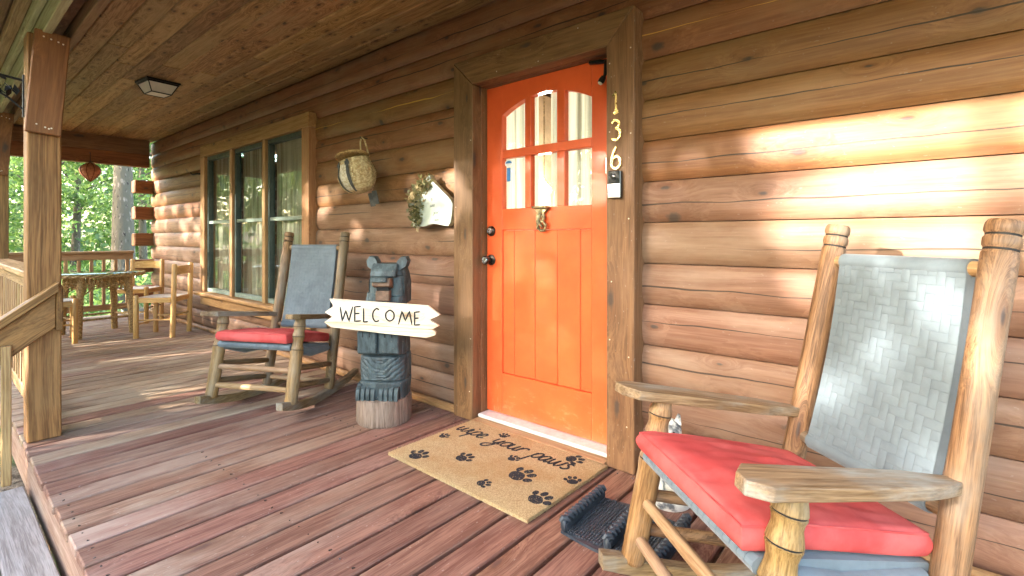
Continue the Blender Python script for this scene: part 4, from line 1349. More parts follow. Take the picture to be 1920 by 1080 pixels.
# welcome sign held in the paws
K = .00099
def sp(x_, y_): return ((x_ - 318) * K, -(y_ - 378) * K)
sign = thing('welcome_sign', 'pale jagged ended wooden board lettered WELCOME, held by the carved bear', 'sign', (-2.545 + math.sin(BT) * .186, 1.815 - math.cos(BT) * .186, .650), BT)
tilt = Matrix.Rotation(R(1.6), 4, 'Y') @ frame_matrix((0, 0, 0), (1, 0, 0), (0, 0, 1))
def sboard(name, px, z0, z1):
    poly = [sp(*p) for p in px][::-1]
    b_ = MB(); b_.prism(poly, z0, z1)
    me = b_.mesh(name); bm = bmesh.new(); bm.from_mesh(me)
    bmesh.ops.bevel(bm, geom=list(bm.edges), offset=.002, segments=1, affect='EDGES', profile=0.5); bm.to_mesh(me); bm.free()
    return link(name, me, M['sign_wood'], sign, mw=tilt)
sboard('board', [(55, 275), (340, 284), (640, 293), (712, 343), (652, 375), (708, 407), (668, 428), (360, 421), (98, 408), (30, 411), (75, 380), (30, 354), (80, 318)], -.010, .012)
sboard('board', [(25, 412), (100, 410), (360, 423), (668, 430), (690, 443), (686, 462), (634, 480), (360, 463), (70, 441)], -.010, .010)
LET = {'W': [[(0, 1), (.22, 0), (.48, .75), (.76, 0), (1.05, 1.05)]],
       'E': [[(.62, 1), (.02, .95), (.05, 0), (.68, .05)], [(.04, .5), (.5, .53)]],
       'L': [[(0, 1), (.04, 0), (.55, .04)]],
       'C': [[(.62, .92), (.35, 1), (.06, .72), (.04, .3), (.3, .0), (.66, .08)]],
       'O': [[(.35, 1), (.05, .7), (.06, .25), (.36, 0), (.68, .25), (.66, .75), (.35, 1)]],
       'M': [[(0, 0), (.22, 1), (.46, .3), (.72, 1.02), (.92, 0)]]}
sb = MB()
for ch, lx, lw, lt, lb in (('W', 122, 72, 318, 402), ('E', 208, 62, 312, 400), ('L', 262, 52, 322, 402), ('C', 316, 60, 322, 396), ('O', 392, 72, 326, 390), ('M', 470, 86, 330, 408), ('E', 562, 52, 330, 408)):
    for stq in LET[ch]:
        pts = [(lx + p[0] * lw, lb - p[1] * (lb - lt)) for p in stq]
        pts = spline(pts, 6) if ch in 'CO' else [p for k_ in range(len(pts) - 1) for p in ([(pts[k_][0] + (pts[k_ + 1][0] - pts[k_][0]) * f / 4, pts[k_][1] + (pts[k_ + 1][1] - pts[k_][1]) * f / 4) for f in range(4)])] + [pts[-1]]
        sb.stroke([sp(*p) for p in pts], .0088, .0020, .0112)
obj('lettering', sb, M['ink'], sign, mw=tilt)

# ================================================================== doormat
mat_ = thing('doormat', 'tan coir doormat printed with paw prints in front of the orange door', 'doormat', (-1.637, 1.817, .003), R(-1.2))
mb = MB(); NX, NY = 92, 62; MWd, MDp = .915, .605
def mat_fn(i, j):
    u = -1 + 2 * i / (NX - 1); v = -1 + 2 * j / (NY - 1)
    e = max(abs(u) ** 40, abs(v) ** 34)
    jx = .0030 * mnoise.noise(Vector((i * .9, j * .9, 3))); jy = .0030 * mnoise.noise(Vector((i * .9, j * .9, 9)))
    return (u * MWd / 2 + jx, v * MDp / 2 + jy, .017 - .003 * e + .0011 * mnoise.noise(Vector((i * .8, j * .8, 1))))
mb.grid(mat_fn, NX, NY)
rim = [i for i in range(NX)] + [j * NX + NX - 1 for j in range(1, NY)] + [(NY - 1) * NX + i for i in range(NX - 2, -1, -1)] + [j * NX for j in range(NY - 2, 0, -1)]
o = len(mb.v)
for r_ in rim: p = mb.v[r_]; mb.v.append((p[0] * 1.003, p[1] * 1.003, 0))
for q in range(len(rim)):
    q2 = (q + 1) % len(rim); mb.f.append((rim[q], rim[q2], o + q2, o + q)); mb.mi.append(0)
obj('pile', mb, M['coir'], mat_, smooth=60)
def bristles():
    r = np.random.default_rng(77); P_ = []
    for i in range(5200):
        e = r.integers(4); t_ = r.uniform(-.5, .5); d_ = r.uniform(-.006, .003)
        P_.append((t_ * MWd, (.5 * MDp + d_) * (1 if e == 0 else -1), r.uniform(.004, .016)) if e < 2 else ((.5 * MWd + d_) * (1 if e == 2 else -1), t_ * MDp, r.uniform(.004, .016)))
    for i in range(6500): P_.append((r.uniform(-.49, .49) * MWd, r.uniform(-.49, .49) * MDp, .0165))
    o_ = leaves('bristles', np.array(P_), .0085, M['coir'], mat_, seed=8, aspect=.16)
    o_['kind'] = 'stuff'
def ell(cx, cy, rx, ry, rot, n_=18):
    out = []
    for i in range(n_):
        a = 2 * math.pi * i / n_
        wob = 1 + .10 * mnoise.noise(Vector((math.cos(a) * 2 + cx * 40, math.sin(a) * 2 + cy * 40, 0)))
        x_, y_ = rx * wob * math.cos(a), ry * wob * math.sin(a)
        out.append((cx + x_ * math.cos(rot) - y_ * math.sin(rot), cy + x_ * math.sin(rot) + y_ * math.cos(rot)))
    return out
CAM = Vector((0, 0, 1.11))
def paw(lx, ly, s, rot):
    b_ = MB(); zt = .0182
    b_.prism(ell(0, -.10 * s, .42 * s, .34 * s, 0, 22), zt - .004, zt)
    for (tx, ty, r1, r2, ra) in ((-.52, .22, .15, .21, .5), (-.19, .52, .16, .23, .15), (.20, .52, .16, .23, -.15), (.53, .20, .15, .21, -.5)):
        b_.prism(ell(tx * s, ty * s, r1 * s, r2 * s, ra, 14), zt - .004, zt)
    m_ = Matrix.Translation((lx, ly, 0)) @ Matrix.Rotation(rot, 4, 'Z')
    return obj('paw_print', b_, M['mat_print'], mat_, mw=m_)
PAWS = [(-.314, -.235, .086, .1), (-.121, -.101, .078, -.35), (-.400, .013, .050, -.2), (-.150, .232, .050, .4), (.070, .054, .052, -.25), (.205, -.055, .106, -.55), (.129, -.218, .056, -1.0), (.395, -.16, .088, -.35), (.297, .245, .078, -1.3), (.420, .062, .060, .6)]
for p in PAWS: paw(*p)
SCR = {'w': ([[(0, 1), (.04, .35), (.22, 0), (.42, .35), (.50, .95), (.52, .35), (.70, .0), (.92, .35), (.95, 1.0), (1.1, .9)]], 1.15),
       'i': ([[(0, .95), (.02, .25), (.18, 0), (.36, .25)], [(.08, 1.35), (.12, 1.5)]], .42),
       'p': ([[(.0, .95), (-.04, -.2), (-.08, -.95)], [(-.02, .55), (.2, 1.0), (.48, .9), (.52, .4), (.28, .02), (.0, .15)]], .66),
       'e': ([[(0, .38), (.36, .55), (.42, .9), (.2, 1.0), (.02, .6), (.08, .12), (.34, .0), (.62, .25)]], .66),
       'y': ([[(0, 1), (.02, .4), (.2, .1), (.42, .35), (.52, 1.0)], [(.52, 1.0), (.48, -.1), (.28, -.9), (-.05, -.95), (-.12, -.55), (.3, -.15), (.72, .15)]], .74),
       'o': ([[(.32, 1.0), (.05, .75), (.05, .22), (.3, 0), (.55, .3), (.52, .8), (.32, 1.0), (.7, .8)]], .70),
       'u': ([[(0, 1), (.02, .3), (.2, 0), (.42, .25), (.5, 1.0)], [(.5, 1.0), (.5, .2), (.64, 0), (.8, .2)]], .80),
       'r': ([[(0, .95), (.02, 0)], [(.02, .5), (.2, .95), (.42, 1.0), (.48, .82)]], .52),
       'a': ([[(.5, .85), (.28, 1.0), (.03, .65), (.06, .12), (.28, .02), (.48, .45), (.54, 1.0)], [(.54, 1.0), (.52, .2), (.66, 0), (.8, .2)]], .80),
       's': ([[(.5, .9), (.28, 1.02), (.1, .8), (.36, .5), (.46, .2), (.22, -.02), (-.05, .12)]], .56)}
def script(b_, text, x0, y0, h, w, z, slant=.28, sx=1.0, dirx=1.0, diry=0.0):
    cx = 0.0
    for ch in text:
        if ch == ' ': cx += .5 * h * sx; continue
        sts, adv = SCR[ch]
        for s_ in sts:
            pts = spline([((p[0] * sx + p[1] * slant * .8), p[1]) for p in s_], 5)
            b_.stroke([(x0 + (cx + q[0] * h) * dirx - q[1] * h * diry, y0 + (cx + q[0] * h) * diry + q[1] * h * dirx) for q in pts], w, .004, z - .004)
        cx += adv * h * sx
    return cx
for word, wx, wy, ws in (('wipe', -.425, .125, 1.16), ('your', -.150, .128, 1.22), ('paws', .118, .130, 1.12)):
    sb = MB(); script(sb, word, wx, wy, .062, .0112, .0188, sx=ws)
    obj('lettering', sb, M['mat_print'], mat_)

# ================================================================== boot scraper
bs = thing('boot_scraper', 'black rubber boot scraper mat with rope edged ridges beside the doormat', 'boot scraper', (-.868, 1.70, .002), R(2))
mb = MB()
poly = [(-.19, -.155)] + [(-.19 + .38 * i / 10, -.155 - .022 * math.sin(math.pi * i / 10)) for i in range(1, 10)] + [(.19, -.155), (.19, .155)] + [(.19 - .38 * i / 10, .155 + .022 * math.sin(math.pi * i / 10)) for i in range(1, 10)] + [(-.19, .155)]
mb.prism(poly, 0, .010)
obj('base', mb, M['rubber'], bs)
mb = MB()
for i in range(30):
    for j in range(26):
        xx = -.172 + .344 * i / 29; yy = -.148 + .296 * j / 25
        if abs(abs(xx) - .178) < .012 or abs(xx) < .02: continue
        rr = math.hypot(xx % .178 - .09, yy * .7)
        hgt = .004 + .0035 * (math.sin(rr * 120) > .2)
        mb.box((xx, yy, .010 + hgt / 2), (.0075, .0075, hgt), .0012, Matrix.Rotation(rr * 30, 3, 'Z'))
o = obj('nubs', mb, M['rubber'], bs); o['kind'] = 'stuff'
for xx in (-.178, .0, .178):
    mb = MB()
    mb.box((xx, 0, .030), (.020, .318, .044), .004)
    for q in range(12):
        yy = -.144 + .288 * q / 11
        mb.tube([(xx - .012, yy - .012, .044), (xx - .005, yy - .004, .057), (xx + .005, yy + .006, .057), (xx + .012, yy + .013, .044)], [.008, .0115, .0115, .008], 10)
    for q in range(40):
        yy = -.15 + .30 * q / 39
        for sx in (-1, 1):
            mb.box((xx + sx * .0115, yy, .028), (.006, .0035, .024), .0)
    obj('ridge', mb, M['rubber'], bs, smooth=45)

# ================================================================== painted animal figurine behind the chair
fg = thing('animal_figurine', 'small mottled white animal figurine on the deck behind the nearest rocking chair', 'figurine', (-.83, 2.02, .001), R(20))
mb = MB(); NU = 32
def lathe(b_, prof, seg=32, squash=1.0, cx=0, cy=0):
    b_.grid(lambda i, j: (cx + prof[j][1] * math.cos(2 * math.pi * i / seg), cy + prof[j][1] * squash * math.sin(2 * math.pi * i / seg), prof[j][0]), seg, len(prof), closed_u=True)
    n_ = len(b_.v)
    o_ = n_ - seg * len(prof)
    b_.f.append(tuple(o_ + i for i in range(seg))); b_.f.append(tuple(n_ - seg + i for i in range(seg))); b_.mi += [0, 0]
lathe(mb, [(0, .085), (.02, .095), (.05, .098), (.065, .09)]); obj('base', mb, M['fig'], fg, smooth=60)
mb = MB(); lathe(mb, [(.062, .06), (.09, .078), (.14, .080), (.19, .066), (.235, .047), (.26, .04)], 32, .9); obj('body', mb, M['fig'], fg, smooth=80)
mb = MB()
for i in range(1):
    def hf(i, j):
        a = 2 * math.pi * i / 28; f = math.pi * j / 15
        x_ = .050 * math.sin(f) * math.cos(a); y_ = .050 * math.sin(f) * math.sin(a); z_ = .300 - .050 * math.cos(f)
        if y_ < 0: y_ *= 1.15
        mz = math.exp(-((x_ / .022) ** 2 + ((z_ - .288) / .018) ** 2))
        if math.sin(a) < 0: y_ -= .026 * mz
        return (x_, y_, z_)
    mb.grid(hf, 28, 16, closed_u=True)
hd = obj('head', mb, M['fig'], fg, smooth=80)
for s in (-1, 1):
    eb = MB(); eb.prism([(s * .016, .335), (s * .048, .328), (s * .044, .368), (s * .034, .374)][::s], -.006, .006)
    link('ear', eb.mesh('ear'), M['fig'], fg, mw=frame_matrix((0, -.004, 0), (1, 0, 0), (0, 0, 1)))
    eb = MB(); eb.tube([(s * .018, -.052, .308), (s * .018, -.058, .308)], [.007, .004], 8); link('eye', eb.mesh('eye'), M['black_gloss'], fg)
    eb = MB(); eb.tube([(s * .035, -.075, .07), (s * .032, -.070, .12), (s * .03, -.05, .19)], [.017, .016, .018], 10); link('leg', eb.mesh('leg', 60), M['fig'], fg)

# ================================================================== things on the wall
# pack basket
bk = thing('pack_basket', 'woven pack basket with dark straps hanging on the log wall', 'basket', (-3.125, 2.150, 1.425))
bk.rotation_euler = (R(7), R(-11), 0)
def bw(f):
    return .142 * (max(0.0, 1 - (1 - min(1, f * 1.5)) ** 2.6)) ** .5 * (1 - .22 * max(0, f - .55) / .45) + .012
BCY = -.118
mb = MB(); NU, NV = 96, 34
def bask(i, j):
    a = 2 * math.pi * i / NU
    f = j / (NV - 1); z = .020 + .245 * f
    w = bw(f); wv = 1 + .030 * math.sin(i * math.pi / 3 + math.pi * (j % 2)) + .014 * (j % 2)
    return (w * math.cos(a) * wv, BCY + w * .80 * math.sin(a) * wv, z)
mb.grid(bask, NU, NV, closed_u=True)
mb.f.append(tuple(range(NU))); mb.mi.append(0)
mb.f.append(tuple((NV - 1) * NU + i for i in range(NU))); mb.mi.append(0)
obj('body', mb, M['wicker_pale'], bk, smooth=50)
mb = MB()
lid = [(.126 * math.cos(a), BCY + .104 * math.sin(a)) for a in [2 * math.pi * i / 32 for i in range(32)]]
mb.prism(lid, 0, .014)
for q in range(4):
    sc = 1.0 - q * .24
    mb.tube([(p[0] * sc * 1.01, BCY + (p[1] - BCY) * sc * 1.01, .012 + .003 * q) for p in lid + lid[:1]], .0085, 6, False)
obj('lid', mb, M['wicker'], bk, smooth=50, mw=Matrix.Translation((0, -.01, .258)) @ Matrix.Rotation(R(-12), 4, 'X'))
mb = MB()
mb.tube([(-.01, -.04, .27), (-.008, -.035, .34), (.004, -.03, .405), (.028, -.028, .435), (.052, -.026, .405), (.06, -.026, .34), (.06, -.03, .27)], .0062, 8)
obj('handle', mb, M['wicker_pale'], bk, smooth=60)
for a0 in (4.50, 5.16):
    mb = MB(); pts = []
    for q in range(17):
        f = .04 + .94 * q / 16; w = bw(f) * 1.065 + .003
        for da in (-.085, .085):
            pts.append((w * math.cos(a0 + da), BCY + w * .80 * math.sin(a0 + da), .020 + .245 * f))
    mb.v = pts; mb.f = [(2 * i, 2 * i + 1, 2 * i + 3, 2 * i + 2) for i in range(16)]; mb.mi = [0] * 16
    w = bw(.86) * 1.07 + .004
    mb.box((w * math.cos(a0), BCY + w * .80 * math.sin(a0), .232), (.034, .010, .026), .003, Matrix.Rotation(a0 + math.pi / 2, 3, 'Z'))
    obj('strap', mb, M['leather'], bk)
mb = MB(); pts = []
for r_ in range(13):
    f = .10 + .76 * r_ / 12; w = bw(f) * 1.045 + .002
    for q in range(7):
        a = 4.60 + .46 * q / 6; pts.append((w * math.cos(a), BCY + w * .80 * math.sin(a), .020 + .245 * f))
mb.v = pts; mb.f = [(r_ * 7 + q, r_ * 7 + q + 1, r_ * 7 + q + 8, r_ * 7 + q + 7) for r_ in range(12) for q in range(6)]; mb.mi = [0] * 72
obj('front_panel', mb, M['wicker_white'], bk)
for xx, zz in ((-.005, -.085), (.045, -.075)):
    mb = MB(); mb.box((xx, -.035, zz / 2 + .012), (.040, .004, .10), .001, Euler((R(8), R(4), R(20))).to_matrix())
    obj('strap_end', mb, M['leather'], bk)
mb = MB(); mb.tube([(.028, .02, .426), (.028, -.036, .426), (.028, -.040, .438)], .004, 6); obj('hook', mb, M['black_metal'], bk)

# stone plaque with dried greenery
sx0, sz0 = -2.50, 1.35
def onwall(px, py, yy):
    a = R(40); f = 926.6
    r = (-math.sin(a) + math.cos(a) * (px - 960) / f, math.cos(a) + math.sin(a) * (px - 960) / f, -(py - 446) / f)
    k_ = yy / r[1]
    return (r[0] * k_, 1.11 + r[2] * k_)
out = [onwall(px, py, 2.125) for px, py in [(803, 327), (811, 341), (822, 352), (830, 360), (838, 368), (844, 375), (847.5, 383), (846.5, 395), (845, 407), (843, 418), (839, 424), (832, 423.5), (822, 421), (812, 419.5), (804, 421.5), (795, 424.5), (784, 425), (772, 424.5), (771, 405), (773, 385), (778, 368), (786, 352), (794, 340)]]
plaque = thing('stone_plaque', 'white irregular stone plaque with dried greenery, left of the door casing', 'plaque', (sx0, 2.165, sz0))
mb = MB()
pl = [(p[0] - sx0, p[1] - sz0) for p in out][::-1]
mb.prism(pl, .0, .036, 0, 1)
me = mb.mesh('stone', None)
bm = bmesh.new(); bm.from_mesh(me); bmesh.ops.bevel(bm, geom=[e for e in bm.edges if all(v.co.z > .03 for v in e.verts)], offset=.004, segments=2, affect='EDGES', profile=.5); bm.to_mesh(me); bm.free()
link('stone', me, [M['stone'], M['stone_edge']], plaque, mw=frame_matrix((0, 0, 0), (1, 0, 0), (0, 0, 1)))
sb = MB()
for (tx, px, py, h) in (('wo e', 806, 388, .014), ('you r', 812, 401, .014), ('ou es', 813, 415, .014)):
    p = onwall(px, py, 2.125)
    script(sb, tx.replace(' ', ''), p[0] - sx0, p[1] - sz0, h, .0016, .0375, sx=1.3)
sb.stroke([(onwall(809, 374, 2.125)[0] - sx0 + dx, onwall(809, 374, 2.125)[1] - sz0 + dz) for dx, dz in ((-.008, .002), (0, .008), (.008, .0), (0, -.009), (-.008, .002))], .004, .001, .0362)
obj('lettering', sb, M['ink_grey'], plaque, mw=frame_matrix((0, 0, 0), (1, 0, 0), (0, 0, 1)))

def leaves(name, pts, size, mat, parent=None, spread=.5, seed=0, aspect=.42, normal=None, loc=None):
    """one mesh of small folded leaf faces at the given points (numpy Nx3)"""
    r = np.random.default_rng(seed)
    n = len(pts)
    d = r.normal(size=(n, 3)); d /= np.linalg.norm(d, axis=1)[:, None] + 1e-9
    e = r.normal(size=(n, 3)); e -= (e * d).sum(1)[:, None] * d; e /= np.linalg.norm(e, axis=1)[:, None] + 1e-9
    up = np.cross(d, e)
    L = size * r.uniform(.6, 1.35, size=(n, 1)); W = L * aspect
    v = np.empty((n, 4, 3))
    v[:, 0] = pts; v[:, 1] = pts + d * L * .5 + e * W * .5 + up * L * .06
    v[:, 2] = pts + d * L; v[:, 3] = pts + d * L * .5 - e * W * .5 + up * L * .06
    me = bpy.data.meshes.new(name)
    me.vertices.add(4 * n); me.vertices.foreach_set('co', v.reshape(-1).astype(np.float32))
    me.loops.add(4 * n); me.loops.foreach_set('vertex_index', np.arange(4 * n, dtype=np.int32))
    me.polygons.add(n); me.polygons.foreach_set('loop_start', np.arange(0, 4 * n, 4, dtype=np.int32)); me.polygons.foreach_set('loop_total', np.full(n, 4, dtype=np.int32))
    me.update(calc_edges=True)
    return link(name, me, mat, parent, loc=loc)
stem = [(803, 342), (790, 348), (782, 360), (776, 375), (776, 392), (782, 405), (780, 418)]
P_ = []
sm = MB()
cen = [onwall(px, py, 2.10) for px, py in stem]
for i in range(520):
    f = rng.uniform(0, len(cen) - 1.001); k_ = int(f); f -= k_
    cx = cen[k_][0] * (1 - f) + cen[k_ + 1][0] * f; cz = cen[k_][1] * (1 - f) + cen[k_ + 1][1] * f
    wd = .055 if k_ in (1, 2, 3) else .034
    P_.append((cx - sx0 + rng.normal(0, wd * .62) - .012, -.055 + rng.normal(0, .012), cz - sz0 + rng.normal(0, wd * .6)))
sprig = leaves('sprig', np.array(P_), .034, M['sprig'], plaque, seed=5, aspect=.5)
sm.tube([(c[0] - sx0 - .012, -.05, c[1] - sz0) for c in cen], .004, 6)
obj('stem', sm, M['moss'], plaque)
for (px, py) in ((782, 352), (771, 366), (768, 372)):
    p = onwall(px, py, 2.09); b_ = MB()
    for i in range(40):
        a = i * 2.4; r_ = .0042 * math.sqrt(i)
        b_.box((p[0] - sx0 + r_ * math.cos(a), -.072 + r_ * .3, p[1] - sz0 + r_ * math.sin(a)), (.009, .006, .005), .001, Matrix.Rotation(-a, 3, 'Y'))
    obj('dried_flower', b_, M['wicker_pale'], plaque)

# house number
def stroke_obj(name, sts, w, label, x_, z_, h, cat='house number', wscale=.5):
    b_ = MB()
    for s_ in sts: b_.stroke([(p[0] * h * wscale, p[1] * h) for p in spline(s_, 6)], w, .007, .004)
    o_ = obj(name, b_, M['gold'], None, mw=frame_matrix((x_, 2.126, z_), (1, 0, 0), (0, 0, 1)))
    return tag(o_, label, cat, 'gold house numbers on the door casing')
stroke_obj('house_number', [[(-.30, .80), (-.1, .88), (.05, 1.0)], [(.05, 1.0), (.06, .5), (.05, .12)], [(.05, .12), (-.16, -.02)], [(.05, .15), (.26, .06), (-.16, -.02)]], .0085, 'gold digit 1 on the door casing, topmost of three', -1.135, 1.702, .106)
stroke_obj('house_number', [[(-.38, .86), (-.1, 1.0), (.30, .90), (.34, .70), (.0, .56)], [(.0, .56), (.42, .45), (.46, .18), (.12, -.02), (-.48, .05)]], .0095, 'gold digit 3 on the door casing, middle of three', -1.133, 1.578, .093)
stroke_obj('house_number', [[(.05, 1.0), (-.24, .72), (-.46, .32), (-.34, .04), (.08, -.03), (.44, .14), (.42, .40), (.1, .54), (-.28, .42), (-.40, .22)]], .0098, 'gold digit 6 on the door casing, just above the doorbell', -1.133, 1.444, .100)
# doorbell camera
db = thing('doorbell_camera', 'black and silver video doorbell on the door casing under the number', 'doorbell', (-1.133, 2.126, 1.298))
board('body', M['black_gloss'], db, (-.034, -.026, .0), (.034, -.001, .130), 'Z', .004)
board('faceplate', M['silver'], db, (-.0325, -.030, .002), (.0325, -.0265, .068), 'Z', .002)
disc('button', M['silver'], (0, -.0305, .043), [(0, .016), (.002, .0155), (.003, .012)], db, Vector((0, 0, 0)))
disc('lens', M['black_gloss'], (0, -.027, .100), [(0, .013), (.004, .012), (.006, .006)], db, Vector((0, 0, 0)))
# sensor arm in the top corner of the door
sa = thing('door_closer_arm', 'black metal arm with round pale foot at the top corner of the orange door', 'door stop', (-1.245, 2.24, 1.90))
mb = MB()
mb.box((-.045, -.012, .112), (.11, .022, .018), .004, Matrix.Rotation(R(8), 3, 'Y'))
mb.tube([(0, -.020, .105), (.012, -.036, .085), (.010, -.042, .03), (.002, -.045, .012)], [.009, .010, .008, .008], 8)
mb.box((.012, -.03, .075), (.022, .026, .05), .004)
obj('arm', mb, M['black_metal'], sa, smooth=40)
mb = MB(); mb.tube([(.004, -.045, .018), (-.004, -.05, .002), (-.010, -.055, -.012)], [.013, .017, .015], 12); obj('bulb_housing', mb, M['black_metal'], sa, smooth=40)
mb = MB(); mb.tube([(-.008, -.053, -.008), (-.013, -.057, -.018)], [.0145, .010], 12); obj('rubber_tip', mb, M['frost'], sa, smooth=40)
# dark hook on the wall left of the window
hk = MB(); hk.tube([(0, .05, 0), (0, 0, 0), (-.02, -.03, -.012), (-.06, -.04, -.006), (-.09, -.04, .018)], [.012, .012, .010, .009, .006], 8)
tag(obj('wall_hook', hk, M['black_metal'], None, smooth=50, loc=(-6.83, 2.15, 1.895)), 'black iron hook on the logs left of the window', 'hook')

# ================================================================== ceiling light
lt = thing('ceiling_light', 'black framed flush lantern light with frosted panes on the plank ceiling', 'ceiling light', (-5.46, 1.40, ZC), R(6))
lt.scale = (.76, .76, .9)
mb = MB()
A, B_, H0, H1 = .165, .105, -.024, -.125
mb.box((0, 0, -.010), (.36, .36, .020), .004)
mb.box((0, 0, -.027), (.335, .335, .016), .003)
obj('top_plate', mb, M['black_metal'], lt)
fr_ = MB()
cs = [(-1, -1), (1, -1), (1, 1), (-1, 1)]
for i, (u, v) in enumerate(cs):
    u2, v2 = cs[(i + 1) % 4]
    fr_.tube([(u * .155, v * .155, -.034), (u * B_, v * B_, H1)], .006, 6)
    fr_.tube([(u * B_, v * B_, H1), (u2 * B_, v2 * B_, H1)], .006, 6)
obj('frame', fr_, M['black_metal'], lt)
for i, (u, v) in enumerate(cs):
    u2, v2 = cs[(i + 1) % 4]
    g_ = MB(); g_.add([(u * .152, v * .152, -.035), (u2 * .152, v2 * .152, -.035), (u2 * .102, v2 * .102, -.122), (u * .102, v * .102, -.122)], [(0, 1, 2, 3)])
    link('pane', g_.mesh('pane'), M['frost'], lt)
g_ = MB(); g_.box((0, 0, -.1235), (.205, .205, .003)); link('pane', g_.mesh('pane'), M['frost'], lt)

# ================================================================== hanging lantern pod
pod = thing('hanging_lantern', 'red brown ribbed egg shaped lantern hanging from the end beam', 'lantern', (-8.80, 1.475, 1.885))
mb = MB()
def podf(i, j):
    a = 2 * math.pi * i / 48; f = j / 23
    r = .116 * (math.sin(math.pi * f ** 1.3) ** .7) + .002
    r *= 1 + .012 * math.sin(i * 3.1 + j * 2.2)
    return (r * math.cos(a), r * math.sin(a), .26 * f)
mb.grid(podf, 48, 24, closed_u=True)
obj('shade', mb, M['pod'], pod, smooth=70)
for k_ in range(9):
    a = 2 * math.pi * k_ / 9 + .2; rbm = MB()
    rbm.tube([((0.118 * (math.sin(math.pi * (j / 16) ** 1.3) ** .7) + .002) * math.cos(a), (0.118 * (math.sin(math.pi * (j / 16) ** 1.3) ** .7) + .002) * math.sin(a), .26 * j / 16) for j in range(17)], .0045, 6)
    obj('rib', rbm, M['pod_rib'], pod, smooth=60)
cbm = MB(); cbm.tube([(0, 0, .255), (0, 0, .40), (-.05, 0, .40)], .004, 6); obj('cord', cbm, M['black_metal'], pod)

# ================================================================== iron plant bracket on the post
br = thing('plant_bracket', 'black iron hanging bracket with leaf ornament on the nearest post', 'bracket', (-3.76, 0.354, 1.78))
mb = MB()
mb.box((0, -.004, .10), (.022, .008, .23), .002)
obj('back_plate', mb, M['black_metal'], br)
mb = MB()
mb.tube([(0, -.008, .185), (0, -.12, .20), (0, -.30, .215), (0, -.46, .205), (0, -.50, .18), (0, -.48, .165)], .0065, 8)
mb.tube([(0, -.008, .03), (0, -.06, .08), (0, -.14, .13), (0, -.26, .165), (0, -.36, .20)], .0055, 8)
obj('arm', mb, M['black_metal'], br, smooth=60)
for k_ in range(9):
    lf = MB(); L = random.uniform(.035, .065)
    lf.prism([(0, 0), (L * .4, .016), (L, 0), (L * .4, -.016)][::-1], -.0015, .0015)
    link('leaf_ornament', lf.mesh('leaf_ornament'), M['black_metal'], br, loc=(random.uniform(-.008, .008), -.03 - .02 * (k_ % 5), .10 + .012 * ((k_ * 3) % 7)), rot=(random.uniform(-1, 1), random.uniform(-1.5, 1.5), random.uniform(-2.4, -.7)))

# ================================================================== dining set
def make_dining_chair(label, loc, th):
    t = thing('dining_chair', label, 'dining chair', loc, th, 'pine dining chairs around the wicker table')
    for s in (-1, 1):
        turned('leg', M['pine'], t, (s * .185, .18, .001), (s * .185, .20, .82), [(0, .024), (.01, .026), (.98, .026), (.995, .022), (1, .015)], 16)
        turned('leg', M['pine'], t, (s * .195, -.185, .001), (s * .195, -.185, .475), [(0, .024), (.01, .026), (.97, .026), (.99, .022), (1, .014)], 16)
        board('seat_rail', M['pine'], t, (s * .19 - .011, -.165, .39), (s * .19 + .011, .165, .445), 'Y', .004)
        turned('stretcher', M['pine'], t, (s * .192, -.185, .20), (s * .187, .185, .20), [(0, .009), (1, .009)], 10)
    for yy in (-.185, .185):
        board('seat_rail', M['pine'], t, (-.17, yy - .011, .392), (.17, yy + .011, .446), 'X', .004)
        turned('stretcher', M['pine'], t, (-.19, yy, .15 if yy < 0 else .24), (.19, yy, .15 if yy < 0 else .24), [(0, .009), (1, .009)], 10)
    b_ = MB(); nb_ = 14
    for i in range(nb_):
        u = -1 + 2 * i / (nb_ - 1); arc = .030 * (1 - u * u)
        for (dy, zz) in ((-.009, .70), (-.009, .785 + .012 * (1 - u * u)), (.009, .785 + .012 * (1 - u * u)), (.009, .70)):
            b_.v.append((u * .170, .195 + arc + dy, zz))
    for i in range(nb_ - 1):
        for k_ in range(4):
            k2 = (k_ + 1) % 4; b_.f.append((i * 4 + k_, i * 4 + k2, i * 4 + 4 + k2, i * 4 + 4 + k_)); b_.mi.append(0)
    b_.f += [(0, 1, 2, 3), (nb_ * 4 - 4, nb_ * 4 - 3, nb_ * 4 - 2, nb_ * 4 - 1)]; b_.mi += [0, 0]
    obj('back_slat', b_, M['pine'], t, smooth=40)
    sb_ = MB(); sb_.grid(lambda i, j: (-.178 + .356 * i / 7, -.175 + .35 * j / 7, .448 - .012 * math.sin(math.pi * i / 7) * math.sin(math.pi * j / 7)), 8, 8)
    sb_.grid(lambda i, j: (-.178 + .356 * i / 7, -.175 + .35 * j / 7, .425), 8, 8)
    o_ = link('seat', sb_.mesh('seat', 60, fix=False), M['white_cloth'], t)
    return t
make_dining_chair('pine dining chair nearest the log wall, turned sideways beside the wicker table', (-6.70, 1.775, 0), math.atan2(-.66, .75))
make_dining_chair('pine dining chair facing the camera in front of the end railing', (-8.02, 1.84, 0), math.atan2(.74, .67))
make_dining_chair('pine dining chair half hidden behind the nearest square post', (-7.06, .86, 0), math.atan2(.1, -1.0))
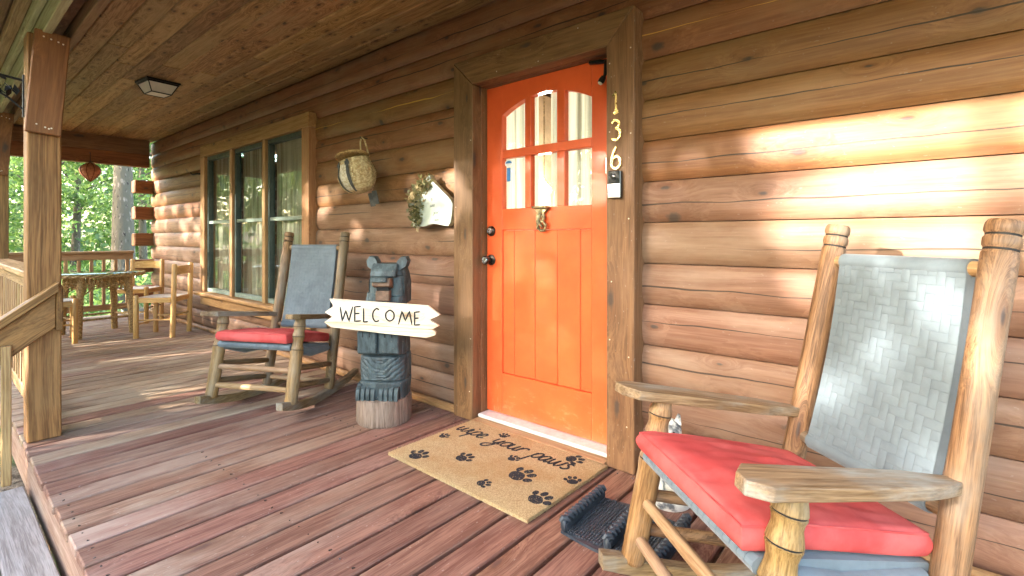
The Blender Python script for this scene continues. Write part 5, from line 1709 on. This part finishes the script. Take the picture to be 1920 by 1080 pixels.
# wicker table
TX, TY = -7.36, 1.30
tb = thing('wicker_table', 'round wicker table with glass top between the dining chairs', 'table', (TX, TY, 0), R(8))
for u, v in ((-1, -1), (1, -1), (1, 1), (-1, 1)):
    turned('leg', M['wicker'], tb, (u * .25, v * .25, .001), (u * .22, v * .22, .68), [(i / 30, .030 + .005 * (i % 2)) for i in range(31)], 12, .08)
for i, (u, v) in enumerate(cs):
    u2, v2 = cs[(i + 1) % 4]
    b_ = MB(); nw = 26
    for q in range(nw):
        f = q / (nw - 1)
        xx = (u + (u2 - u) * f) * .228; yy = (v + (v2 - v) * f) * .228
        bot = .44 + .12 * math.sin(math.pi * f) ** .7 + .012 * (q % 2)
        b_.tube([(xx, yy, .685), (xx + .003 * (-1) ** q, yy + .003 * (-1) ** q, bot)], .0065, 6)
    for zz in (.67, .60, .565):
        b_.tube([(u * .228, v * .228, zz), (u2 * .228, v2 * .228, zz)], .008, 6)
    b_.tube([((u + (u2 - u) * q / 12) * .23, (v + (v2 - v) * q / 12) * .23, .44 + .12 * math.sin(math.pi * q / 12) ** .7) for q in range(13)], .008, 6)
    obj('apron', b_, M['wicker'], tb, smooth=60)
    turned('stretcher', M['wicker'], tb, (u * .245, v * .245, .20), (u2 * .245, v2 * .245, .20), [(j / 12, .010 + .002 * (j % 2)) for j in range(13)], 8)
b_ = MB()
lathe(b_, [(.675, .40), (.690, .425), (.700, .425), (.704, .40)], 48)
for ph in range(2):
    b_.tube([((.425 + .010 * math.cos(q * .8 + ph * 3.14)) * math.cos(2 * math.pi * q / 120), (.425 + .010 * math.cos(q * .8 + ph * 3.14)) * math.sin(2 * math.pi * q / 120), .69 + .012 * math.sin(q * .8 + ph * 3.14)) for q in range(121)], .012, 6, False)
obj('rim', b_, M['wicker'], tb, smooth=50)
b_ = MB(); lathe(b_, [(.7055, .44), (.708, .445), (.714, .445), (.7165, .44)], 64); obj('glass_top', b_, M['table_glass'], tb, smooth=30)

# ================================================================== trees
def make_tree(name, label, base, height, r0, lean, crown_c, crown_r, nleaf, size, mat, seed, group, nbr=9, mask=None, bend=.3, fill=None):
    r = np.random.default_rng(seed)
    t = thing(name, label, 'tree', base, 0, group)
    b_ = MB(); n_ = 12; pts = []; rad = []
    for i in range(n_):
        f = i / (n_ - 1)
        pts.append((lean[0] * height * f + bend * .3 * math.sin(f * 5 + seed), lean[1] * height * f + bend * .2 * math.sin(f * 4 + seed * 2), height * f - .4)); rad.append(r0 * (1 - .72 * f) * (1 + .25 * math.exp(-f * 18)))
    b_.tube(pts, rad, 14)
    ends = []
    for k_ in range(nbr):
        f = r.uniform(.35, .98); p = Vector(pts[int(f * (n_ - 1))])
        a = r.uniform(0, 6.28); L = r.uniform(.5, 1.0) * crown_r[0]
        e = p + Vector((math.cos(a) * L, math.sin(a) * L, r.uniform(.0, .7) * L))
        m_ = p.lerp(e, .5) + Vector((r.normal(0, .1), r.normal(0, .1), .12 * L))
        q0 = max(.012, r0 * .32 * (1 - f * .6))
        b_.tube([p, m_, e], [q0, q0 * .6, q0 * .2], 6); ends.append(e)
        for s_ in range(2):
            e2 = m_ + Vector((r.normal(0, .4) * L, r.normal(0, .4) * L, r.uniform(0, .5) * L)); b_.tube([m_, e2], [q0 * .45, q0 * .12], 5); ends.append(e2)
    obj('trunk', b_, M['bark'], t, smooth=70)
    cl = []
    for e in ends: cl.append((np.array(e), r.uniform(.35, .6)))
    for k_ in range(16):
        d = r.normal(size=3); d /= np.linalg.norm(d); cl.append((np.array(crown_c) + d * np.array(crown_r) * r.uniform(.3, .95), r.uniform(.45, .9)))
    P_ = []
    while len(P_) < nleaf:
        c, s_ = cl[r.integers(len(cl))]
        q = c + r.normal(size=3) * s_ * np.array([.62, .62, .40])
        if fill is not None and r.uniform() < .55: q = r.uniform(fill[0], fill[1])
        if mask is not None and not mask(q + np.array(base), r): nleaf -= 1; continue
        P_.append(q)
    if len(P_) > 10: leaves('crown', np.array(P_), size, mat, t, seed=seed)
    return t
# view past the porch end
tv = [((-15.2, 3.26, -.9), 9.5, .285, (-.035, -.005), (0, 0, 7.2), (2.6, 2.6, 2.2), 2600, .16, 'leaf', 21, 'thick flaky barked tree trunk seen beyond the end railing'),
      ((-17.5, 1.9, -.9), 7.5, .11, (.05, .03), (0, 0, 4.2), (2.0, 2.0, 2.4), 4200, .15, 'leaf', 22, 'thin dark tree left of the thick trunk, below the lantern'),
      ((-19.5, 4.6, -.9), 8, .14, (0, .0), (0, 0, 4.0), (2.4, 2.4, 2.8), 5000, .16, 'leaf', 23, 'leafy green tree just behind the cabin corner'),
      ((-22.0, 1.0, -.9), 9, .16, (.02, .0), (0, 0, 4.4), (2.8, 2.8, 3.2), 5600, .18, 'leaf', 24, 'leafy green tree seen between the two nearest posts'),
      ((-24.5, 3.6, -.9), 9, .16, (-.02, .02), (0, 0, 4.2), (3, 3, 3.2), 5600, .18, 'leaf', 25, 'pale green tree far behind the thick trunk'),
      ((-21.0, 6.2, -.9), 8, .15, (.0, .0), (0, 0, 4.0), (2.6, 2.6, 2.8), 4500, .18, 'leaf_dark', 26, 'darker green tree hidden mostly behind the cabin corner')]
for b, h, r0, ln, cc, cr, nl, sz, mt, sd, lab in tv:
    make_tree('forest_tree', lab, b, h, r0, ln, cc, cr, nl, sz, M[mt], sd, 'trees beyond the porch end')
# undergrowth and far wood
def mass(name, label, lo, hi, n, size, mat, seed, thr=.0, sc=.5):
    r = np.random.default_rng(seed); P_ = []
    while len(P_) < n:
        q = r.uniform(lo, hi)
        if mnoise.noise(Vector(q * sc)) + .1 > thr * r.uniform(.2, 1.2): P_.append(q)
    o_ = leaves(name, np.array(P_), size, M[mat], None, seed=seed)
    return tag(o_, label, 'woodland' if 'wood' in name else 'shrubs', None, 'stuff')
mass('woodland', 'sunlit green woodland far beyond the porch end', (-48, -3, -1.0), (-27, 14, 9), 26000, .42, 'leaf', 31, .25, .35)
mass('undergrowth', 'low green undergrowth beyond the end railing', (-20, -1.5, -.95), (-10.8, 5.0, .35), 15000, .13, 'leaf', 32, .35, .9)

# trees on the sunny side, behind the photographer: they dapple the porch
def lit(xw, zw):
    """how much sun the gaps in the leaves let through towards this spot of the wall"""
    v = .0
    def bump(x0, x1, z0, z1, a, s=.12):
        fx = 1 / (1 + math.exp(-(xw - x0) / s)) * 1 / (1 + math.exp((xw - x1) / s)); fz = 1 / (1 + math.exp(-(zw - z0) / s)) * 1 / (1 + math.exp((zw - z1) / s))
        return a * fx * fz
    v += bump(-.55, 1.9, 1.20, 2.2, 1.15, .06) + bump(-.95, -.1, .78, 1.25, .38, .07) + bump(-.30, .75, .30, 1.12, .58, .06)
    v += bump(-4.2, -3.25, 1.2, 2.0, .55, .07) + bump(-2.70, -2.22, 1.2, 1.9, .45, .06)
    v += bump(-9.3, -6.3, .35, 2.0, .55) + bump(-6.2, -4.4, .9, 2.0, .35)
    v += bump(-6.4, -2.6, -.62, .12, .58, .06) + 0
    return v
SD = np.array(SUN_D)
def sunmask(p, r):
    k_ = (2.17 - p[1]) / SD[1]; h = p + SD * k_
    if h[2] > 2.3 or h[2] < -1.6 or h[0] < -10 or h[0] > 2.2: return r.uniform() < .12
    n_ = .5 + .95 * mnoise.noise(Vector((h[0] * 3.6, h[2] * 4.6, 2.0))) + .38 * mnoise.noise(Vector((h[0] * 8, h[2] * 9, 5.0)))
    l_ = lit(h[0], h[2])
    return l_ < .05 or n_ > l_
sun_spots = [(-12.6, -6.3), (-10.6, -5.4), (-8.6, -6.2), (-6.7, -5.2), (-4.9, -6.0), (-3.2, -5.3), (-1.6, -6.1)]
slabs = ['leafy tree reflected in the left window pane', 'leafy tree reflected in the middle window pane', 'leafy tree reflected in the right window pane', 'leafy tree reflected in the left panes of the orange door',
         'leafy tree reflected in the middle panes of the orange door', 'leafy tree reflected in the right panes of the orange door', 'leafy tree that dapples the nearest rocking chair with shade']
for i, (xx, yy) in enumerate(sun_spots):
    make_tree('yard_tree', slabs[i], (xx, yy, -.75), 5.0, .09, (0, 0), (0, 0, 3.1), (1.25, 1.1, 1.75), 13000, .15, M['leaf'], 50 + i, 'trees in the yard in front of the porch', 8, sunmask, .15, ((-1.15, -.8, .9), (1.15, .8, 5.0)))
mass('side_woodland', 'green woodland in front of the porch, reflected in the triple window', (-44, -17, -1.0), (-21, -1.5, 7.0), 22000, .40, 'leaf', 62, .3, .35)
mass('yard_woodland', 'green woodland across the yard behind the photographer', (-44, -27, -1.0), (22, -19, 6.3), 26000, .46, 'leaf', 61, .3, .3)

bristles()
